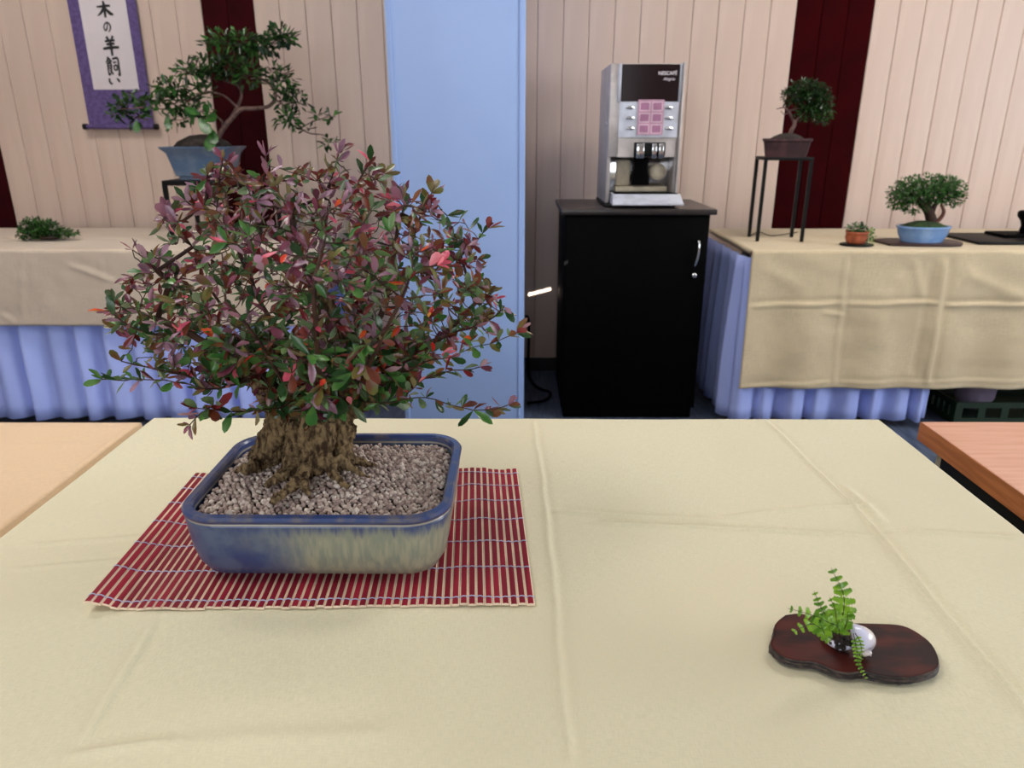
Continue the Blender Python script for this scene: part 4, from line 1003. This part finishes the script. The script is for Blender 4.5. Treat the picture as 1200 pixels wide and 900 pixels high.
for (x, y, dx, dz, s_) in ((232, 138, .6, -.7, .085), (240, 142, .9, .3, .07), (228, 142, -.3, .8, .06), (250, 152, -.2, -.9, .09), (246, 148, .3, -1, .075), (236, 134, -.8, .3, .06), (243, 136, .1, 1, .05), (196, 134, .1, -.9, .06), (160, 140, 0, -1, .055)):
    d = Vector((dx, -.3, dz)).normalized(); up = Vector((.2, -1, .35)); xx = d.cross(up).normalized(); z = xx.cross(d); M = Matrix((xx, d, z)).transposed().to_4x4(); M.translation = on_y(x, y, 3.06) - lo
    o = bpy.data.objects.new('leaf', big); COL.objects.link(o); o.parent = lb_; o.matrix_local = M @ Matrix.Scale(s_, 4); o['label'] = 'broad bright green leaf'
# right tall stand
f_ = [on_z(893, 284, TZ + .002), on_z(940, 284, TZ + .002), on_z(877, 278, TZ + .002), on_z(921, 275, TZ + .002)]
zst = on_y(930, 186, 3.03).z
xs_ = (f_[0].x + f_[1].x + f_[2].x + f_[3].x) / 4; ys_ = sum(p.y for p in f_) / 4
stand('tall black metal stand with thin square legs on the sand cloth', xs_ - .095, xs_ + .095, ys_ - .078, ys_ + .078, zst + .006, .0062, math.radians(-4), slab_h=.012)
zs = zst + .006
pc = on_y(921, 182, 3.05); rb = thing('bonsai_tree', 'dark green bonsai in a reddish-brown tray on the tall black stand', 'bonsai', (xs_ + .0, ys_ - .01, zs), 'small bonsai on the back tables'); ro_ = Vector(rb.location); yy = ro_.y
M_potr = mat('reddish_brown_clay', (80, 46, 48), .6, c2=(54, 28, 32), scale=20)
b = MB(); rings = [rrect(0, 0, 2 * r_, 1.5 * r_, .006, z, 3) for r_, z in ((.076, 0), (.078, .01), (.087, .058), (.092, .061), (.092, .07), (.084, .07), (.08, .062))]
b.loft(rings, True, True); o = b.build('pot', M_potr, rb, 'auto'); o.rotation_euler = (0, 0, math.radians(-16))
b = MB(); b.lathe([(.077, .064), (.055, .078), (.03, .088), (.002, .09)], (0, 0, 0), 16, sy=.7); b.build('soil', M_soil, rb, True)
for bi, ln in enumerate(([(925, 165, .010), (927, 154, .009), (931, 146, .008), (928, 138, .006), (924, 130, .005), (918, 126, .003), (910, 128, .0015)], [(930, 146, .006), (936, 138, .005), (945, 130, .004), (958, 122, .003)], [(922, 130, .004), (932, 128, .003), (938, 125, .002)], [(924, 132, .003), (919, 134, .002), (915, 130, .0015)])):
    q = spline([(*(on_y(x, y, yy) - ro_), r_) for x, y, r_ in ln], 4); b = MB(); b.tube([Vector(v[:3]) for v in q], [v[3] for v in q], 8); b.build('trunk' if bi == 0 else 'branch', M_barkg, rb, True)
fb = MB()
for (x, y, rx, rz, n_) in ((946, 106, 22, 10, 260), (930, 112, 12, 8, 90), (960, 120, 13, 10, 150), (945, 132, 12, 7, 110), (965, 134, 9, 9, 100), (950, 118, 16, 12, 160)):
    blob_leaves(fb, on_y(x, y, yy) - ro_, (rx * .0037, .055, rz * .0037), n_ * 2, .019, rr, [0, 0, 1] if y > 125 else 0)
o = fb.build('foliage', [G_dark, G_mid], rb, True); o['kind'] = 'stuff'
# cable behind the stand
b = MB(); b.tube(spline([tuple(on_z(x, y, TZ + .005)) for x, y in ((879, 276), (890, 272), (902, 276), (916, 275), (935, 272))], 6), .002, 6)
setp(b.build('cable', M_bmetal, None, True), 'thin black cable lying on the sand cloth behind the tall stand', 'cable')
# small terracotta pot
cz_ = on_z(1012, 289, TZ + .002); b = MB(); b.lathe([(.001, .0), (.062, .0), (.066, .003), (.064, .006), (.001, .006)], (0, 0, 0), 28, sx=1.0, sy=.8)
setp(b.build('coaster', M_bmetal, None, 'auto', (cz_.x - .01, cz_.y + .04, TZ + .002)), 'small round black dish under the terracotta pot', 'dish')
tp = thing('potted_plant', 'tiny trailing green plant in a round terracotta pot', 'potted plant', (cz_.x - .015, cz_.y + .04, TZ + .0085))
M_terr = mat('terracotta', (176, 92, 58), .7, c2=(150, 76, 48), scale=30)
b = MB(); b.lathe([(.03, 0), (.036, .006), (.042, .025), (.040, .040), (.043, .042), (.043, .048), (.038, .048), (.036, .042)], (0, 0, 0), 24); b.build('pot', M_terr, tp, True)
b = MB(); b.lathe([(.036, .044), (.002, .05)], (0, 0, 0), 16); b.build('soil', M_soil, tp, True)
fb = MB(); blob_leaves(fb, Vector((-.005, -.005, .06)), (.04, .03, .017), 170, .014, rr, [0, 1]); blob_leaves(fb, Vector((.045, -.02, .03)), (.018, .02, .034), 150, .010, rr, [1, 1, 2])
o = fb.build('foliage', [G_dark, G_mid, G_fern], tp, True); o['kind'] = 'stuff'
# blue oval pot bonsai
def board(name, label, cx, cy, w, d, wav, m=M_bmetal, h=.008, cat='display stand'):
    b = MB(); n_ = 40; R0 = []
    for z, o_ in ((0, -.002), (.001, 0), (h - .001, 0), (h, -.002)):
        R0.append([Vector(((w / 2 + o_) * math.copysign(abs(math.cos(a)) ** .55, math.cos(a)) * (1 + wav * math.sin(5 * a + 1)), (d / 2 + o_) * math.copysign(abs(math.sin(a)) ** .55, math.sin(a)) * (1 + wav * math.sin(4 * a)), z)) for a in (2 * PI * j / n_ for j in range(n_))])
    b.loft(R0, True, True); return setp(b.build(name, m, None, 'auto', (cx, cy, TZ + .002)), label, cat)
M_dkw = mat('dark_brown_board', (52, 30, 26), .5)
pb = on_z(1088, 285, TZ + .01); bx, by = pb.x, pb.y + .055
w_ = on_z(1128, 285, TZ).x - on_z(1036, 285, TZ).x
board('display_board', 'thin wavy dark brown board under the blue oval pot', bx - .01, by, w_, .19, .05, M_dkw)
ob = thing('bonsai_tree', 'round-crowned green bonsai in a pale blue oval pot at the right', 'bonsai', (bx, by, TZ + .0105), 'small bonsai on the back tables'); oo = Vector(ob.location)
M_potl = mat('light_blue_glaze', (142, 178, 226), .25, c2=(120, 160, 216), scale=16, coat=.4)
hw2 = (on_y(1119, 266, by).x - on_y(1059, 266, by).x) / 2
b = MB(); b.lathe([(hw2 * .78, 0), (hw2 * .80, .006), (hw2 * .93, .03), (hw2 * .98, .052), (hw2 * 1.02, .056), (hw2 * 1.02, .062), (hw2 * .95, .062), (hw2 * .93, .055)], (0, 0, 0), 36, sy=.72); b.build('pot', M_potl, ob, 'auto')
b = MB(); b.lathe([(hw2 * .94, .058), (hw2 * .6, .072), (hw2 * .3, .080), (.002, .082)], (0, 0, 0), 24, sy=.7); o = b.build('moss', mat('moss', (52, 74, 36), .95, c2=(34, 52, 26), scale=60, bump=.5), ob, True)
tb = MB()
for bi, ln in enumerate(([(1092, 268, .022), (1091, 256, .020), (1087, 246, .017), (1078, 236, .012), (1068, 226, .007)], [(1090, 252, .014), (1096, 240, .009), (1104, 228, .005)], [(1088, 244, .01), (1088, 230, .007), (1086, 216, .004)])):
    q = spline([(*(on_y(x, y, by) - oo), r_) for x, y, r_ in ln], 4); b = MB(); b.tube([Vector(v[:3]) for v in q], [v[3] for v in q], 10); b.build('trunk' if bi == 0 else 'branch', M_twig, ob, True)
q = spline([(*(on_y(x, y, by - .01) - oo), r_) for x, y, r_ in ((1093, 264, .008), (1102, 256, .008), (1106, 248, .007), (1103, 240, .005))], 4); b = MB(); b.tube([Vector(v[:3]) for v in q], [v[3] for v in q], 8); b.build('branch', mat('reddish_bark', (112, 70, 58), .8), ob, True)
fb = MB()
for (x, y, rx, rz, n_) in ((1086, 218, 32, 12, 620), (1062, 226, 20, 12, 360), (1108, 222, 21, 13, 380), (1052, 236, 12, 9, 130), (1118, 232, 12, 9, 130), (1070, 242, 16, 7, 120), (1090, 230, 26, 10, 250)):
    blob_leaves(fb, on_y(x, y, by) - oo, (rx * .0036, .085 * rx / 30, rz * .0036), int(n_ * 1.7), .015, rr, [0, 1, 1, 1])
o = fb.build('foliage', [G_dark, G_mid], ob, True); o['kind'] = 'stuff'
# black tray and vessel at the right edge
q0, q1 = on_z(1131, 274, TZ + .008), on_z(1160, 285, TZ + .008)
b = MB(); b.bbox(q1.x - .045, q1.x + .42, q1.y - .0, q0.y + .0, TZ + .002, TZ + .013, .002)
setp(b.build('display_board', M_bmetal, None, 'auto'), 'flat black rectangular board at the right end of the back table', 'display stand')
vz = TZ + .0135; vp = on_y(1194, 276, 3.12); vt = thing('figurine', 'dark curved vessel on a black board, cut off by the right edge', 'ornament', (vp.x + .035, 3.12, vz))
b = MB(); b.bbox(-.14, .12, -.07, .07, 0, .012, .003); b.build('foot_plate', M_black, vt, 'auto')
b = MB(); b.lathe([(.03, .0125), (.034, .02), (.030, .04), (.036, .06), (.050, .078), (.052, .095), (.044, .102), (.03, .104), (.002, .1)], (0, 0, 0), 24); b.build('bowl', M_black, vt, True)
# left kusamono
kp = on_z(45, 283, TZ + .002); ks = thing('kokedama', 'low mossy clump of green leaves at the far left of the back table', 'potted plant', (kp.x, kp.y + .045, TZ + .0045))
b = MB(); b.lathe([(.03, 0), (.05, .006), (.052, .014), (.045, .02), (.002, .026)], (.02, 0, 0), 20, sy=.7); b.build('dish', M_dkw, ks, True)
fb = MB()
for (x, z, rx, rz, n_) in ((-.03, .045, .055, .035, 330), (.03, .04, .05, .028, 240), (.085, .022, .035, .014, 90), (-.075, .02, .03, .018, 80), (.0, .02, .08, .015, 160), (.12, .022, .02, .008, 26)):
    blob_leaves(fb, Vector((x, -.005, z + .004)), (rx, .045, rz * 1.15), int(n_ * 1.8), .015, rr, [0, 1])
o = fb.build('foliage', [G_dark, G_mid], ks, True); o['kind'] = 'stuff'

# ------------------------------------------------------------------ below the right back table
M_green = mat('dark_green_plastic', (14, 42, 22), .5)
cr = thing('crate', 'low dark green plastic crate on the floor under the back right table', 'crate', (2.24, 3.04, 0))
for (x0_, x1_, y0_, y1_) in ((-.4, .4, -.19, -.182), (-.4, .4, .182, .19), (-.4, -.392, -.182, .182), (.392, .4, -.182, .182)):
    b = MB(); b.box(x0_, x1_, y0_, y1_, .075, .1); b.box(x0_, x1_, y0_, y1_, 0, .03); horiz = (x1_ - x0_) > .1
    for k_ in range(9):
        if horiz: X = x0_ + (x1_ - x0_ - .03) * k_ / 8; b.box(X, X + .03, y0_, y1_, .03, .075)
        else: Y = y0_ + (y1_ - y0_ - .03) * k_ / 8; b.box(x0_, x1_, Y, Y + .03, .03, .075)
    b.build('side', M_green, cr)
b = MB(); b.box(-.39, .39, -.18, .18, .003, .01); b.build('bottom', M_green, cr)
wp = on_y(1150, 458, 3.0); wb_ = thing('bag', 'pale mauve bag resting in the green crate', 'bag', (wp.x, 3.04, .012))
b = MB(); b.lathe([(.05, 0), (.08, .05), (.09, .20), (.095, .31), (.08, .37), (.05, .40), (.03, .43), (.005, .435)], (0, 0, 0), 24, sy=.9); b.build('body', mat('mauve_plastic', (176, 158, 190), .5), wb_, True)
b = MB(); b.tube(spline([(-.02, 0, .42), (-.03, 0, .47), (0, 0, .49), (.03, 0, .47), (.02, 0, .42)], 5), .004, 6); b.build('handle', M_black, wb_, True)
# power cable beside the pillar
b = MB(); b.tube(spline([(.045, 3.54, .30), (.058, 3.52, .29), (.062, 3.52, .2), (.06, 3.51, .08), (.065, 3.45, .012), (.10, 3.30, .007), (.16, 3.22, .007), (.13, 3.12, .007), (.05, 3.08, .007)], 8), .006, 8)
pc_ = setp(b.build('power_cable', M_black, None, True), 'black power cable hanging by the pillar and curling on the floor', 'cable')
